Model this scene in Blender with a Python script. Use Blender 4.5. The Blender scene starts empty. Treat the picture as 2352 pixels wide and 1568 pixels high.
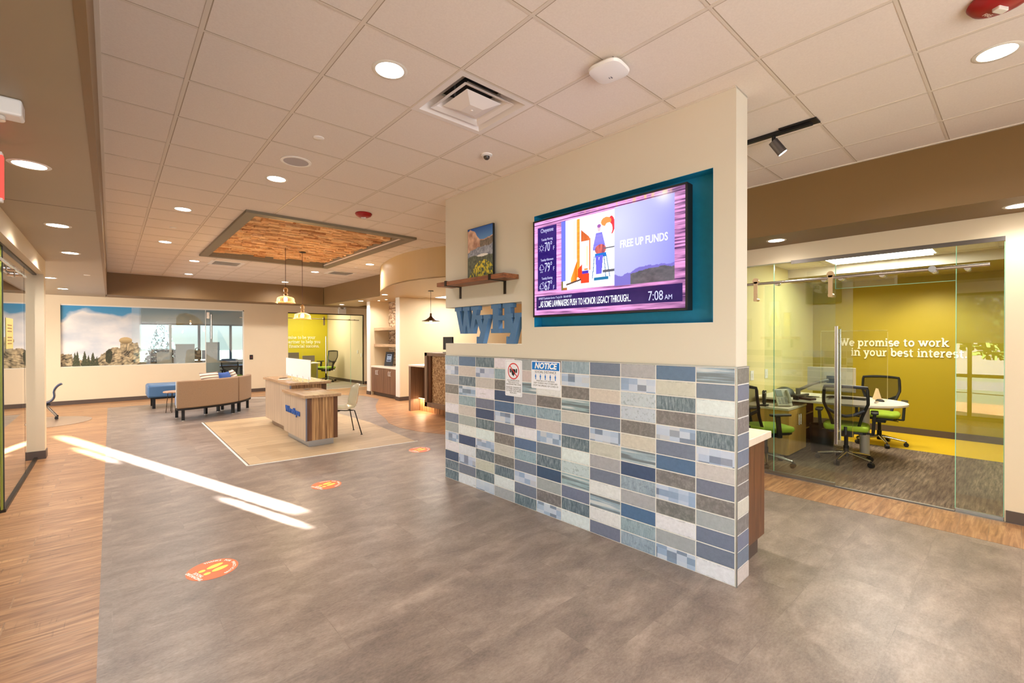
import bpy, bmesh, math, random
import numpy as np
from mathutils import Vector, Matrix
random.seed(7)
R = math.radians
S = bpy.context.scene
C = S.collection
# ------------------------------------------------------------------ camera, world, sun, exposure
cam_d = bpy.data.cameras.new('camera'); cam = bpy.data.objects.new('camera', cam_d); C.objects.link(cam)
cam_d.sensor_width = 36; cam_d.lens = 1040/2352*36; cam_d.clip_start = .05; cam_d.clip_end = 400
cam.location = (0, 0, 1.59); cam.rotation_euler = (R(90-.337), R(.08), R(48.426-90))
S.camera = cam
S.view_settings.view_transform = 'Standard'; S.view_settings.look = 'None'
S.view_settings.gamma = 1; S.view_settings.exposure = 0.52; S.view_settings.use_curve_mapping = False
S.cycles.max_bounces = 10; S.cycles.diffuse_bounces = 6; S.cycles.glossy_bounces = 4
S.cycles.transparent_max_bounces = 16; S.cycles.sample_clamp_indirect = 4; S.cycles.caustics_reflective = False
S.cycles.caustics_refractive = False
try:
    S.cycles.use_denoising = True; S.cycles.denoiser = 'OPENIMAGEDENOISE'
except Exception: pass

def lin(r, g, b):
    f = lambda c: (c/255/12.92) if c/255 <= .04045 else ((c/255+.055)/1.055)**2.4
    return (f(r), f(g), f(b), 1)

W_ = bpy.data.worlds.new('world'); S.world = W_; W_.use_nodes = True
nt = W_.node_tree; nt.nodes.clear()
wo = nt.nodes.new('ShaderNodeOutputWorld'); wb = nt.nodes.new('ShaderNodeBackground')
sk = nt.nodes.new('ShaderNodeTexSky'); sk.sky_type = 'HOSEK_WILKIE'; sk.turbidity = 3; sk.ground_albedo = .3
sk.sun_direction = Vector((.3, -.9, .25)).normalized()
tn = nt.nodes.new('ShaderNodeMix'); tn.data_type = 'RGBA'; tn.blend_type = 'MULTIPLY'; tn.inputs[0].default_value = 1; tn.inputs[7].default_value = (.86, .96, 1.16, 1)
nt.links.new(sk.outputs[0], tn.inputs[6]); nt.links.new(tn.outputs[2], wb.inputs[0]); wb.inputs[1].default_value = 6.5
nt.links.new(wb.outputs[0], wo.inputs[0])
EL = R(9.0)
SUN = Vector((-.303*math.cos(EL), .953*math.cos(EL), -math.sin(EL)))   # travel direction
sd = bpy.data.lights.new('sun', 'SUN'); sd.energy = 290; sd.angle = R(.5); sd.color = (.95, .97, 1)
so = bpy.data.objects.new('sun', sd); C.objects.link(so)
so.rotation_euler = (-SUN).to_track_quat('Z', 'Y').to_euler(); so.location = (4, -12, 4)

def area(name, loc, rot, sx, sy, power, col=(1, .86, .68), shape='RECTANGLE', spread=180):
    d = bpy.data.lights.new(name, 'AREA'); d.shape = shape; d.size = sx
    if shape in ('RECTANGLE', 'ELLIPSE'): d.size_y = sy
    d.energy = power; d.color = col; d.spread = R(spread)
    o = bpy.data.objects.new(name, d); C.objects.link(o); o.location = loc; o.rotation_euler = rot
    o.visible_camera = True
    return o
WARM = (1, .935, .88)
# added fill lamp behind the photographer; daylight from the lounge and street windows
area('entrance_fill', (.95, -2.75, 1.45), (R(90), 0, 0), 3.4, 2.3, 130, (.88, .93, 1))
area('lounge_daylight', (-4.1, 12.2, 1.5), (R(90), 0, R(-90)), 4.5, 1.8, 210, (1, .97, .92))
pt = area('daylight_street_portal', (-.96, 1.5, 1.3), (R(90), 0, R(-90)), 8.2, 2.4, 10, (1, 1, 1)); pt.data.cycles.is_portal = True

# ------------------------------------------------------------------ mesh helpers
class MB:
    def __init__(s): s.v = []; s.f = []; s.m = []; s.mi = 0; s.c = []; s.col = None
    def add(s, vs, fs, mi=None):
        b = len(s.v); s.v += [tuple(v) for v in vs]
        for f in fs:
            s.f.append(tuple(b+i for i in f)); s.m.append(s.mi if mi is None else mi); s.c.append(s.col)
        return s
    def box(s, x0, x1, y0, y1, z0, z1, mi=None):
        v = [(x, y, z) for z in (z0, z1) for y in (y0, y1) for x in (x0, x1)]
        return s.add(v, [(0,2,3,1),(4,5,7,6),(0,1,5,4),(2,6,7,3),(0,4,6,2),(1,3,7,5)], mi)
    def obox(s, c, size, M, mi=None):
        hx, hy, hz = [a/2 for a in size]; c = Vector(c)
        v = [c + M @ Vector((x, y, z)) for z in (-hz, hz) for y in (-hy, hy) for x in (-hx, hx)]
        return s.add(v, [(0,2,3,1),(4,5,7,6),(0,1,5,4),(2,6,7,3),(0,4,6,2),(1,3,7,5)], mi)
    def bar(s, p, q, w, h, mi=None, up=(0,0,1)):
        p = Vector(p); q = Vector(q); d = (q-p); L = d.length; d.normalize()
        u = Vector(up)
        if abs(d.dot(u)) > .98: u = Vector((1, 0, 0))
        a = d.cross(u).normalized(); b = a.cross(d)
        M = Matrix((d, a, b)).transposed()
        return s.obox((p+q)/2, (L, w, h), M, mi)
    def poly(s, pts, z0, z1, mi=None):
        n = len(pts)
        v = [(x, y, z0) for x, y in pts] + [(x, y, z1) for x, y in pts]
        fs = [tuple(range(n-1, -1, -1)), tuple(range(n, 2*n))] + [(i, (i+1) % n, n+(i+1) % n, n+i) for i in range(n)]
        return s.add(v, fs, mi)
    def ring(s, P, N, r, n):
        N = Vector(N).normalized(); t = Vector((0, 0, 1)) if abs(N.z) < .9 else Vector((1, 0, 0))
        a = N.cross(t).normalized(); b = N.cross(a)
        return [Vector(P)+a*r*math.cos(2*math.pi*i/n)+b*r*math.sin(2*math.pi*i/n) for i in range(n)]
    def tube(s, pts, r, n=8, mi=None, closed=False, flat=None):
        pts = [Vector(p) for p in pts]; m = len(pts); rr = r if isinstance(r, (list, tuple)) else [r]*m
        v = []; prev = None
        for i, p in enumerate(pts):
            if closed: d = pts[(i+1) % m]-pts[i-1]
            else: d = pts[min(i+1, m-1)]-pts[max(i-1, 0)]
            d.normalize()
            if prev is None:
                t = Vector((0, 0, 1)) if abs(d.z) < .9 else Vector((1, 0, 0)); a = d.cross(t).normalized()
            else: a = (prev-d*prev.dot(d)).normalized()
            prev = a; b = d.cross(a)
            fa, fb = flat if flat else (1, 1)
            v += [p+a*rr[i]*fa*math.cos(2*math.pi*k/n)+b*rr[i]*fb*math.sin(2*math.pi*k/n) for k in range(n)]
        fs = []
        for i in range(m if closed else m-1):
            j = (i+1) % m
            fs += [(i*n+k, i*n+(k+1) % n, j*n+(k+1) % n, j*n+k) for k in range(n)]
        if not closed: fs += [tuple(range(n-1, -1, -1)), tuple(range((m-1)*n, m*n))]
        return s.add(v, fs, mi)
    def cyl(s, p, q, r0, r1=None, n=20, mi=None):
        return s.tube([p, q], [r0, r0 if r1 is None else r1], n, mi)
    def lathe(s, prof, c=(0, 0, 0), n=32, mi=None, close=False, cap=False):
        c = Vector(c); v = []; m = len(prof)
        for r, z in prof: v += [c+Vector((r*math.cos(2*math.pi*k/n), r*math.sin(2*math.pi*k/n), z)) for k in range(n)]
        fs = []
        for i in range(m if close else m-1):
            j = (i+1) % m
            fs += [(i*n+k, i*n+(k+1) % n, j*n+(k+1) % n, j*n+k) for k in range(n)]
        if cap:
            if prof[0][0] > 1e-5: fs.append(tuple(range(n-1, -1, -1)))
            if prof[-1][0] > 1e-5: fs.append(tuple(range((m-1)*n, m*n)))
        return s.add(v, fs, mi)
    def quad(s, a, b, c, d, mi=None): return s.add([a, b, c, d], [(0, 1, 2, 3)], mi)
    def build(s, name, mats, parent=None, M=None, smooth=False, bevel=0, seg=2, subsurf=0, solid=0, recalc=True):
        me = bpy.data.meshes.new(name); me.from_pydata(s.v, [], s.f)
        if not isinstance(mats, (list, tuple)): mats = [mats]
        for m in mats: me.materials.append(m)
        for p, mi in zip(me.polygons, s.m): p.material_index = mi
        if any(c is not None for c in s.c):
            at = me.color_attributes.new('Col', 'FLOAT_COLOR', 'CORNER')
            for p, c in zip(me.polygons, s.c):
                for li in p.loop_indices: at.data[li].color = c or (1, 1, 1, 1)
        if recalc:
            bm = bmesh.new(); bm.from_mesh(me); bmesh.ops.recalc_face_normals(bm, faces=bm.faces); bm.to_mesh(me); bm.free()
        if smooth:
            for p in me.polygons: p.use_smooth = True
            try: me.set_sharp_from_angle(angle=R(40))
            except Exception: pass
        o = bpy.data.objects.new(name, me); C.objects.link(o)
        if parent is not None: o.parent = parent
        if M is not None: o.matrix_basis = M
        if bevel:
            b = o.modifiers.new('bevel', 'BEVEL'); b.width = bevel; b.segments = seg; b.limit_method = 'ANGLE'; b.angle_limit = R(35)
            b.harden_normals = False
        if solid:
            b = o.modifiers.new('solid', 'SOLIDIFY'); b.thickness = solid; b.offset = 0
        if subsurf:
            b = o.modifiers.new('sub', 'SUBSURF'); b.levels = subsurf; b.render_levels = subsurf
        return o

def thing(name, label, cat, loc=(0, 0, 0), rz=0, group=None, M=None):
    o = bpy.data.objects.new(name, None); C.objects.link(o); o.location = loc; o.rotation_euler = (0, 0, rz)
    if M is not None: o.matrix_world = M
    o.empty_display_size = .1
    return tag(o, label, cat, group)
def tag(o, label=None, cat=None, group=None, kind=None):
    if label: o['label'] = label
    if cat: o['category'] = cat
    if group: o['group'] = group
    if kind: o['kind'] = kind
    return o
def struct(o): o['kind'] = 'structure'; return o
def dup(root, loc, rz=None, label=None, M=None):
    r = root.copy(); C.objects.link(r); r.location = loc
    if rz is not None: r.rotation_euler = (0, 0, rz)
    if M is not None: r.matrix_world = M
    if label: r['label'] = label
    for ch in list(root.children):
        c = ch.copy(); C.objects.link(c); c.parent = r
        for g in ch.children:
            d = g.copy(); C.objects.link(d); d.parent = c
    return r
def text(name, body, size, M, mat, parent=None, ext=.001, align='CENTER', sx=1., offset=0., spacing=1., shear=0):
    cu = bpy.data.curves.new(name, 'FONT'); cu.body = body; cu.size = size; cu.extrude = ext; cu.align_x = align; cu.align_y = 'CENTER'
    cu.offset = offset; cu.space_character = spacing; cu.shear = shear; cu.resolution_u = 3
    t = bpy.data.objects.new(name, cu); C.objects.link(t)
    dg = bpy.context.evaluated_depsgraph_get(); me = bpy.data.meshes.new_from_object(t.evaluated_get(dg))
    bpy.data.objects.remove(t); bpy.data.curves.remove(cu)
    for v in me.vertices: v.co.x *= sx
    me.materials.clear(); me.materials.append(mat)
    o = bpy.data.objects.new(name, me); C.objects.link(o)
    if parent is not None: o.parent = parent
    o.matrix_basis = M
    return o
def frame(org, xd, up):
    xd = Vector(xd).normalized(); up = Vector(up).normalized(); n = xd.cross(up)
    m = Matrix((xd, up, n)).transposed().to_4x4(); m.translation = Vector(org); return m

# ------------------------------------------------------------------ materials
def newmat(name):
    m = bpy.data.materials.new(name); m.use_nodes = True; t = m.node_tree; t.nodes.clear()
    o = t.nodes.new('ShaderNodeOutputMaterial'); b = t.nodes.new('ShaderNodeBsdfPrincipled')
    t.links.new(b.outputs[0], o.inputs[0]); return m, t, b, o
def nd(t, typ, **k):
    n = t.nodes.new(typ)
    for a, v in k.items():
        if a.startswith('i_'): n.inputs[int(a[2:]) if a[2:].isdigit() else a[2:]].default_value = v
        else: setattr(n, a, v)
    return n
def coords(t, scale=(1, 1, 1), rot=(0, 0, 0), loc=(0, 0, 0), out='Object'):
    tc = nd(t, 'ShaderNodeTexCoord'); mp = nd(t, 'ShaderNodeMapping')
    mp.inputs['Scale'].default_value = scale; mp.inputs['Rotation'].default_value = rot; mp.inputs['Location'].default_value = loc
    t.links.new(tc.outputs[out], mp.inputs[0]); return mp.outputs[0]
def noise(t, vec, scale, detail=4, rough=.55, dist=0):
    n = nd(t, 'ShaderNodeTexNoise'); n.inputs['Scale'].default_value = scale; n.inputs['Detail'].default_value = detail
    n.inputs['Roughness'].default_value = rough; n.inputs['Distortion'].default_value = dist
    if vec is not None: t.links.new(vec, n.inputs['Vector'])
    return n.outputs['Fac']
def ramp(t, fac, stops):
    r = nd(t, 'ShaderNodeValToRGB'); e = r.color_ramp.elements
    while len(e) < len(stops): e.new(.5)
    for el, (p, c) in zip(e, stops): el.position = p; el.color = c
    t.links.new(fac, r.inputs[0]); return r.outputs[0]
def mix(t, fac, a, b, mode='MIX'):
    m = nd(t, 'ShaderNodeMix', data_type='RGBA', blend_type=mode)
    for s, v in ((0, fac), (6, a), (7, b)):
        if hasattr(v, 'links'): t.links.new(v, m.inputs[s])
        else: m.inputs[s].default_value = v
    return m.outputs[2]
def math_(t, op, a, b=None):
    m = nd(t, 'ShaderNodeMath', operation=op)
    for s, v in ((0, a), (1, b)):
        if v is None: continue
        if hasattr(v, 'links'): t.links.new(v, m.inputs[s])
        else: m.inputs[s].default_value = v
    return m.outputs[0]
def bump(t, b, h, strength=.2, dist=.01):
    n = nd(t, 'ShaderNodeBump'); n.inputs['Strength'].default_value = strength; n.inputs['Distance'].default_value = dist
    t.links.new(h, n.inputs['Height']); t.links.new(n.outputs[0], b.inputs['Normal'])
def plain(name, rgb, rough=.6, metal=0, spec=.5, var=0, vs=8, bumps=0, bscale=200, coat=0):
    m, t, b, o = newmat(name); c = lin(*rgb)
    b.inputs['Base Color'].default_value = c; b.inputs['Roughness'].default_value = rough
    b.inputs['Metallic'].default_value = metal; b.inputs['Specular IOR Level'].default_value = spec
    b.inputs['Coat Weight'].default_value = coat
    if var:
        f = noise(t, coords(t), vs)
        d = tuple(x*(1-var) for x in c[:3])+(1,); u = tuple(min(1, x*(1+var)) for x in c[:3])+(1,)
        t.links.new(ramp(t, f, [(.3, d), (.7, u)]), b.inputs['Base Color'])
    if bumps: bump(t, b, noise(t, coords(t), bscale, 3), bumps, .002)
    return m
def emis(name, rgb, st=1.):
    m, t, b, o = newmat(name); b.inputs['Base Color'].default_value = (0, 0, 0, 1)
    b.inputs['Emission Color'].default_value = lin(*rgb); b.inputs['Emission Strength'].default_value = st
    b.inputs['Specular IOR Level'].default_value = 0
    return m
def glass(name, tint=(.93, .97, .94), ior=1.5, boost=1.0, rough=0.0):
    m = bpy.data.materials.new(name); m.use_nodes = True; t = m.node_tree; t.nodes.clear()
    o = nd(t, 'ShaderNodeOutputMaterial'); tr = nd(t, 'ShaderNodeBsdfTransparent'); gl = nd(t, 'ShaderNodeBsdfGlossy')
    tr.inputs[0].default_value = tint+(1,); gl.inputs['Roughness'].default_value = rough; gl.inputs[0].default_value = (1, 1, 1, 1)
    fr = nd(t, 'ShaderNodeFresnel'); fr.inputs[0].default_value = ior
    geo = nd(t, 'ShaderNodeNewGeometry')
    f = math_(t, 'MULTIPLY', fr.outputs[0], boost)
    f = math_(t, 'MINIMUM', f, .95)
    # both sides of a pane count as the same interface
    fr2 = nd(t, 'ShaderNodeLayerWeight'); fr2.inputs[0].default_value = .5
    mx = nd(t, 'ShaderNodeMixShader')
    inv = math_(t, 'SUBTRACT', 1, geo.outputs['Backfacing'])
    f = math_(t, 'MULTIPLY', f, inv)
    t.links.new(f, mx.inputs[0]); t.links.new(tr.outputs[0], mx.inputs[1]); t.links.new(gl.outputs[0], mx.inputs[2])
    t.links.new(mx.outputs[0], o.inputs[0]); return m

cream = plain('cream_wall_paint', (226, 210, 180), .55, bumps=.08, bscale=260, var=.015, vs=2)
cream_lit = cream
taupe = plain('taupe_soffit_paint', (126, 98, 60), .5, bumps=.06, bscale=260, var=.02, vs=2)
taupe_r = plain('olive_brown_soffit_paint', (116, 88, 48), .5, bumps=.06, bscale=260)
greige = plain('greige_soffit_paint', (150, 134, 108), .45, bumps=.05, bscale=260, var=.02, vs=2)
gold = plain('golden_drum_paint', (186, 158, 112), .4, bumps=.04, bscale=260)
lime = plain('mustard_green_paint', (160, 140, 0), .55, bumps=.06, bscale=260)
lime2 = plain('lime_paint', (192, 178, 22), .55, bumps=.06, bscale=260)
teal = plain('teal_recess_paint', (14, 132, 176), .55, bumps=.15, bscale=300, var=.06, vs=20)
base_m = plain('dark_brown_baseboard_vinyl', (84, 70, 62), .5)
white = plain('white_plastic', (238, 236, 232), .4)
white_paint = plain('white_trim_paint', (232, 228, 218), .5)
black = plain('black_plastic', (18, 18, 20), .45)
blackm = plain('matt_black_metal', (22, 20, 19), .5, .3)
darkbronze = plain('dark_bronze_metal', (58, 50, 42), .4, .8)
chrome = plain('brushed_stainless', (205, 200, 195), .25, 1)
alum = plain('satin_aluminium', (175, 178, 182), .35, 1)
red = plain('red_alarm_plastic', (150, 8, 14), .35)
clear_lens = plain('clear_ribbed_lens', (220, 215, 205), .15, 0, .8)
glass_m = glass('storefront_glass', boost=3.0)
glass_left = glass('left_storefront_glass', (.9, .95, .9), 1.55, 1.5)
glass_edge = plain('green_glass_edge', (150, 215, 185), .15, 0, .8)
film_edge = glass_edge

# ceiling tile: fissured white mineral fibre
m, t, b, o = newmat('mineral_fibre_ceiling_tile')
f = noise(t, coords(t, (1, 1, 1)), 90, 4, .7)
t.links.new(ramp(t, f, [(.3, lin(224, 214, 203)), (.7, lin(232, 223, 212))]), b.inputs['Base Color']); b.inputs['Roughness'].default_value = .9
bump(t, b, f, .05, .002); tile_m = m
grid_m = plain('ceiling_grid_metal', (216, 205, 190), .5)

# wood plank floor (grain along world X)
def plank_floor(name, cols, pl, pw, grain=(1.2, 14, 1), marks=True, rough=.38, seam=.004, mseam=(.25, .18, .12, 1)):
    m, t, b, o = newmat(name)
    v = coords(t)
    br = nd(t, 'ShaderNodeTexBrick'); t.links.new(v, br.inputs['Vector'])
    br.offset = .37; br.inputs['Scale'].default_value = 1; br.inputs['Brick Width'].default_value = pl; br.inputs['Row Height'].default_value = pw
    br.inputs['Mortar Size'].default_value = seam; br.inputs['Mortar Smooth'].default_value = .3
    br.inputs['Color1'].default_value = (0, 0, 0, 1); br.inputs['Color2'].default_value = (1, 1, 1, 1); br.inputs['Mortar'].default_value = (.5, .5, .5, 1)
    # shift grain per plank
    sep = nd(t, 'ShaderNodeVectorMath', operation='MULTIPLY_ADD'); t.links.new(br.outputs['Color'], sep.inputs[0])
    sep.inputs[1].default_value = (7, 3, 5); t.links.new(v, sep.inputs[2])
    mp = nd(t, 'ShaderNodeMapping'); mp.inputs['Scale'].default_value = grain; t.links.new(sep.outputs[0], mp.inputs[0])
    g = noise(t, mp.outputs[0], 1.6, 8, .62, 1.4)
    col = ramp(t, g, [(.28, lin(*cols[0])), (.5, lin(*cols[1])), (.72, lin(*cols[2]))])
    tone = ramp(t, br.outputs['Color'], [(0, (.84, .80, .78, 1)), (1, (1.08, 1.08, 1.08, 1))])
    col = mix(t, 1.0, col, tone, 'MULTIPLY')
    if marks:
        mp2 = nd(t, 'ShaderNodeMapping'); mp2.inputs['Scale'].default_value = (42, 3.5, 1); t.links.new(sep.outputs[0], mp2.inputs[0])
        n2 = noise(t, mp2.outputs[0], 1, 5, .6, 1.5)
        patch = noise(t, v, 2.6, 2)
        k = math_(t, 'MULTIPLY', ramp(t, n2, [(.33, (1, 1, 1, 1)), (.42, (0, 0, 0, 1))]), ramp(t, patch, [(.5, (0, 0, 0, 1)), (.62, (1, 1, 1, 1))]))
        col = mix(t, math_(t, 'MULTIPLY', k, .45), col, lin(*[c*.55 for c in cols[0]]))
    col = mix(t, math_(t, 'MULTIPLY', br.outputs['Fac'], .35), col, mseam)
    t.links.new(col, b.inputs['Base Color']); b.inputs['Roughness'].default_value = rough
    bump(t, b, g, .05, .003); return m
wood_floor = plank_floor('honey_oak_plank_floor', [(116, 78, 50), (168, 124, 84), (204, 162, 116)], 1.22, .18)
# grey stone-look vinyl tile
m, t, b, o = newmat('grey_stone_vinyl_floor')
v = coords(t)
br = nd(t, 'ShaderNodeTexBrick'); t.links.new(v, br.inputs['Vector']); br.offset = .5
br.inputs['Scale'].default_value = 1; br.inputs['Brick Width'].default_value = .914; br.inputs['Row Height'].default_value = .457
br.inputs['Mortar Size'].default_value = .002; br.inputs['Color1'].default_value = (0, 0, 0, 1); br.inputs['Color2'].default_value = (1, 1, 1, 1)
br.inputs['Mortar'].default_value = (.4, .4, .4, 1)
sep = nd(t, 'ShaderNodeVectorMath', operation='MULTIPLY_ADD'); t.links.new(br.outputs['Color'], sep.inputs[0]); sep.inputs[1].default_value = (5, 9, 3)
t.links.new(v, sep.inputs[2])
mp = nd(t, 'ShaderNodeMapping'); mp.inputs['Scale'].default_value = (1.2, 2.6, 1); t.links.new(sep.outputs[0], mp.inputs[0])
g = noise(t, mp.outputs[0], 2.2, 10, .68, .4)
fine = noise(t, coords(t, (3, 6, 1)), 14, 6, .75)
col = ramp(t, g, [(.28, lin(90, 75, 66)), (.45, lin(122, 105, 93)), (.58, lin(148, 130, 116)), (.75, lin(180, 162, 146))])
blot = noise(t, coords(t, (1, 1.5, 1)), 3.4, 7, .7, .3)
col = mix(t, 1.0, col, ramp(t, blot, [(.36, (.80, .79, .78, 1)), (.64, (1.14, 1.14, 1.14, 1))]), 'MULTIPLY')
col = mix(t, .38, col, ramp(t, fine, [(.3, lin(96, 84, 76)), (.7, lin(172, 158, 146))]))
col = mix(t, 1.0, col, ramp(t, br.outputs['Color'], [(0, (.93, .93, .93, 1)), (1, (1.05, 1.05, 1.05, 1))]), 'MULTIPLY')
col = mix(t, math_(t, 'MULTIPLY', br.outputs['Fac'], .15), col, lin(110, 96, 86))
t.links.new(col, b.inputs['Base Color']); b.inputs['Roughness'].default_value = .36; bump(t, b, fine, .04, .002)
grey_floor = m
beige_floor = plank_floor('beige_oak_inlay_floor', [(170, 146, 112), (190, 166, 130), (208, 186, 150)], .9, .3, (1, 16, 1), False, .4, .001, (.5, .42, .32, 1))
# office carpet: broken stripes running in X
m, t, b, o = newmat('brown_striated_carpet')
v = coords(t, (2.2, 26, 1)); a = noise(t, v, 1.5, 6, .7); bl = noise(t, coords(t, (1.0, 2.2, 1)), 1.3, 1)
col = ramp(t, a, [(.35, lin(86, 72, 58)), (.5, lin(122, 105, 86)), (.68, lin(158, 140, 116))])
col = mix(t, ramp(t, bl, [(.45, (0, 0, 0, 1)), (.55, (.45, .45, .45, 1))]), col, lin(84, 66, 52))
t.links.new(col, b.inputs['Base Color']); b.inputs['Roughness'].default_value = .95; bump(t, b, noise(t, coords(t), 300, 2), .5, .004)
carpet = m
yellow_carpet = plain('yellow_carpet_border', (214, 178, 20), .9, bumps=.4, bscale=300)
far_carpet = plain('grey_brown_carpet', (150, 138, 118), .9, bumps=.4, bscale=300)

def woodmat(name, c1, c2, c3, scale=(14, 14, .8), rough=.4, ns=1.6, dist=1.0, lo=.3, hi=.7):
    m, t, b, o = newmat(name); g = noise(t, coords(t, scale), ns, 7, .6, dist)
    t.links.new(ramp(t, g, [(lo, lin(*c1)), (.5, lin(*c2)), (hi, lin(*c3))]), b.inputs['Base Color'])
    b.inputs['Roughness'].default_value = rough; bump(t, b, g, .06, .002); return m
zebra = woodmat('zebrano_laminate', (112, 78, 48), (168, 126, 82), (206, 166, 116), (26, 26, .5), .35, 1.8, .6, .36, .62)
zebra_top = woodmat('zebrano_laminate_top', (160, 130, 100), (180, 148, 114), (198, 166, 130), (26, 1.2, 10), .22, 1.6, .6)
zebra_front = woodmat('pale_zebrano_laminate_front', (150, 130, 108), (180, 158, 134), (200, 180, 156), (1, 40, .6), .4, 1.8, .4)
walnut = woodmat('walnut_laminate', (76, 46, 28), (100, 64, 40), (122, 80, 50), (16, 16, .9), .35)
taupe_lam = woodmat('grey_brown_grained_laminate', (104, 84, 66), (128, 104, 84), (150, 124, 100), (40, 40, .8), .4)
taupe_vert = woodmat('dark_brown_laminate', (78, 58, 48), (98, 76, 62), (116, 92, 76), (30, 30, .7), .4)
maple = woodmat('maple_laminate', (196, 148, 70), (212, 164, 84), (224, 178, 96), (10, 10, .8), .4)
shelfwood = woodmat('reclaimed_brown_shelf_wood', (96, 54, 30), (134, 80, 46), (158, 102, 62), (1.5, 10, 14), .45, 3)
counter_white = plain('pale_stone_counter', (226, 212, 192), .3, var=.04, vs=30)
cork = plain('cork', (170, 136, 98), .8)
m, t, b, o = newmat('cork_bark_panel')
a = noise(t, coords(t, (1, 1, 1)), 26, 6, .7, .5)
t.links.new(ramp(t, a, [(.35, lin(96, 66, 42)), (.48, lin(160, 126, 88)), (.62, lin(206, 180, 140))]), b.inputs['Base Color']); b.inputs['Roughness'].default_value = .8
bump(t, b, a, .6, .01); cork = m

def attr_mat(name, emit=0., rough=.6, weather=0):
    m, t, b, o = newmat(name); a = nd(t, 'ShaderNodeAttribute'); a.attribute_name = 'Col'
    if emit:
        b.inputs['Base Color'].default_value = (0, 0, 0, 1)
        t.links.new(a.outputs['Color'], b.inputs['Emission Color']); b.inputs['Emission Strength'].default_value = emit
        b.inputs['Roughness'].default_value = .15; b.inputs['Specular IOR Level'].default_value = .5
    else:
        t.links.new(a.outputs['Color'], b.inputs['Base Color'])
        b.inputs['Roughness'].default_value = rough
    return m
paint_m = attr_mat('printed_canvas', 0, .45)
screen_m = attr_mat('lit_screen_picture', 1.0)
screen_white = emis('screen_white_text', (245, 248, 255), 1.15)

# numpy value noise for printed pictures
def vnoise(x, y, seed):
    rs = np.random.RandomState(seed); g = rs.rand(64, 64)
    xi = np.floor(x).astype(int); yi = np.floor(y).astype(int); fx = x-xi; fy = y-yi
    fx = fx*fx*(3-2*fx); fy = fy*fy*(3-2*fy)
    a = g[xi % 64, yi % 64]; b = g[(xi+1) % 64, yi % 64]; c = g[xi % 64, (yi+1) % 64]; d = g[(xi+1) % 64, (yi+1) % 64]
    return (a*(1-fx)+b*fx)*(1-fy)+(c*(1-fx)+d*fx)*fy
def fbm(x, y, seed=0, o=5):
    s = 0; a = .5; k = 0
    for i in range(o): s = s+a*vnoise(x*2**i+17*i, y*2**i+31*i, seed+i); k += a; a *= .5
    return s/k
def L3(*c): return np.array(lin(*c)[:3])
def lerp(a, b, t):
    t = np.clip(t, 0, 1)[..., None]; return a*(1-t)+b*t
def picture(name, w, h, nx, ny, fn, mat, parent=None, M=None, z=0.0, ret=False):
    """a printed picture in its local XY plane, (0,0) bottom left, normal +Z; colour in a vertex attribute"""
    u, v = np.meshgrid(np.linspace(0, 1, nx+1), np.linspace(0, 1, ny+1))
    col = fn(u, v)
    co = np.stack([u*w, v*h, np.full_like(u, z)], -1).reshape(-1, 3)
    idx = (np.arange(ny)[:, None]*(nx+1)+np.arange(nx)[None]).ravel()
    fs = np.stack([idx, idx+1, idx+nx+2, idx+nx+1], 1)
    me = bpy.data.meshes.new(name); me.from_pydata(co.tolist(), [], fs.tolist())
    at = me.color_attributes.new('Col', 'FLOAT_COLOR', 'POINT')
    c4 = np.concatenate([col.reshape(-1, 3), np.ones((col.size//3, 1))], 1).astype(np.float32)
    at.data.foreach_set('color', c4.ravel()); me.materials.append(mat)
    o = bpy.data.objects.new(name, me); C.objects.link(o)
    if parent is not None: o.parent = parent
    if M is not None: o.matrix_basis = M
    return o

# ================================================================== SETTING
CE = 3.2034; SB = 2.66; T = .6096; GX = .5925*T; GY = 4.6709*T
XL, XR, YF, YB = -.053, 5.13, 14.5, -3.0
# floor
struct(MB().box(-4.2, 10.4, YB, 19.5, -.05, 0).build('floor', grey_floor))
fl = bpy.data.objects['floor']
def fpart(name, pts, z, m):
    o = MB().poly(pts, .0003, z).build(name, m, fl); return o
fpart('wood_plank_zone', [(-4.2, YB), (-.057, YB), (-.057, 13.9), (-.057, 15.38), (-4.2, 15.38)], .002, wood_floor)
fpart('wood_plank_zone', [(5.14, YB), (5.76, YB), (5.76, 4.6), (5.14, 4.6)], .002, wood_floor)
curve = [(4.25, 4.6), (4.15, 6.38), (3.95, 6.89), (3.87, 7.42), (3.93, 7.95), (4.11, 8.45), (4.34, 9.33), (4.74, 10.27), (5.33, 11.33), (5.3, 12.3), (4.6, 13.3), (3.6, 13.9), (2.9, 14.1), (-.057, 14.1), (-.057, 15.38), (9.9, 15.38), (9.9, 4.6)]
fpart('curved_wood_plank_zone', curve, .002, wood_floor)
fpart('beige_inlay', [(1.31, 6.47), (3.54, 6.27), (3.70, 8.25), (3.62, 10.3), (1.33, 10.34)], .003, beige_floor)
inl = MB(); P = [(1.28, 6.44), (3.57, 6.24), (3.73, 8.23)]
for a, c in ((P[0], P[1]), ((1.30, 10.36), P[0]), ): inl.bar((a[0], a[1], .003), (c[0], c[1], .003), .024, .004)
inl.build('white_inlay_border', white_paint, fl)
fpart('pale_threshold_strip', [(2.55, 14.0), (3.3, 13.4), (3.33, 13.44), (2.6, 14.06)], .003, white_paint)
fpart('far_office_carpet', [(4.2, 14.62), (6.6, 14.62), (6.6, 19), (4.2, 19)], .003, far_carpet)
fpart('threshold_strip', [(4.9, 14.58), (6.5, 14.58), (6.5, 14.62), (4.9, 14.62)], .004, white_paint)
fpart('office_carpet', [(5.81, -1.0), (8.5, -1.0), (8.5, 4.6), (5.81, 4.6)], .006, carpet)
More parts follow.
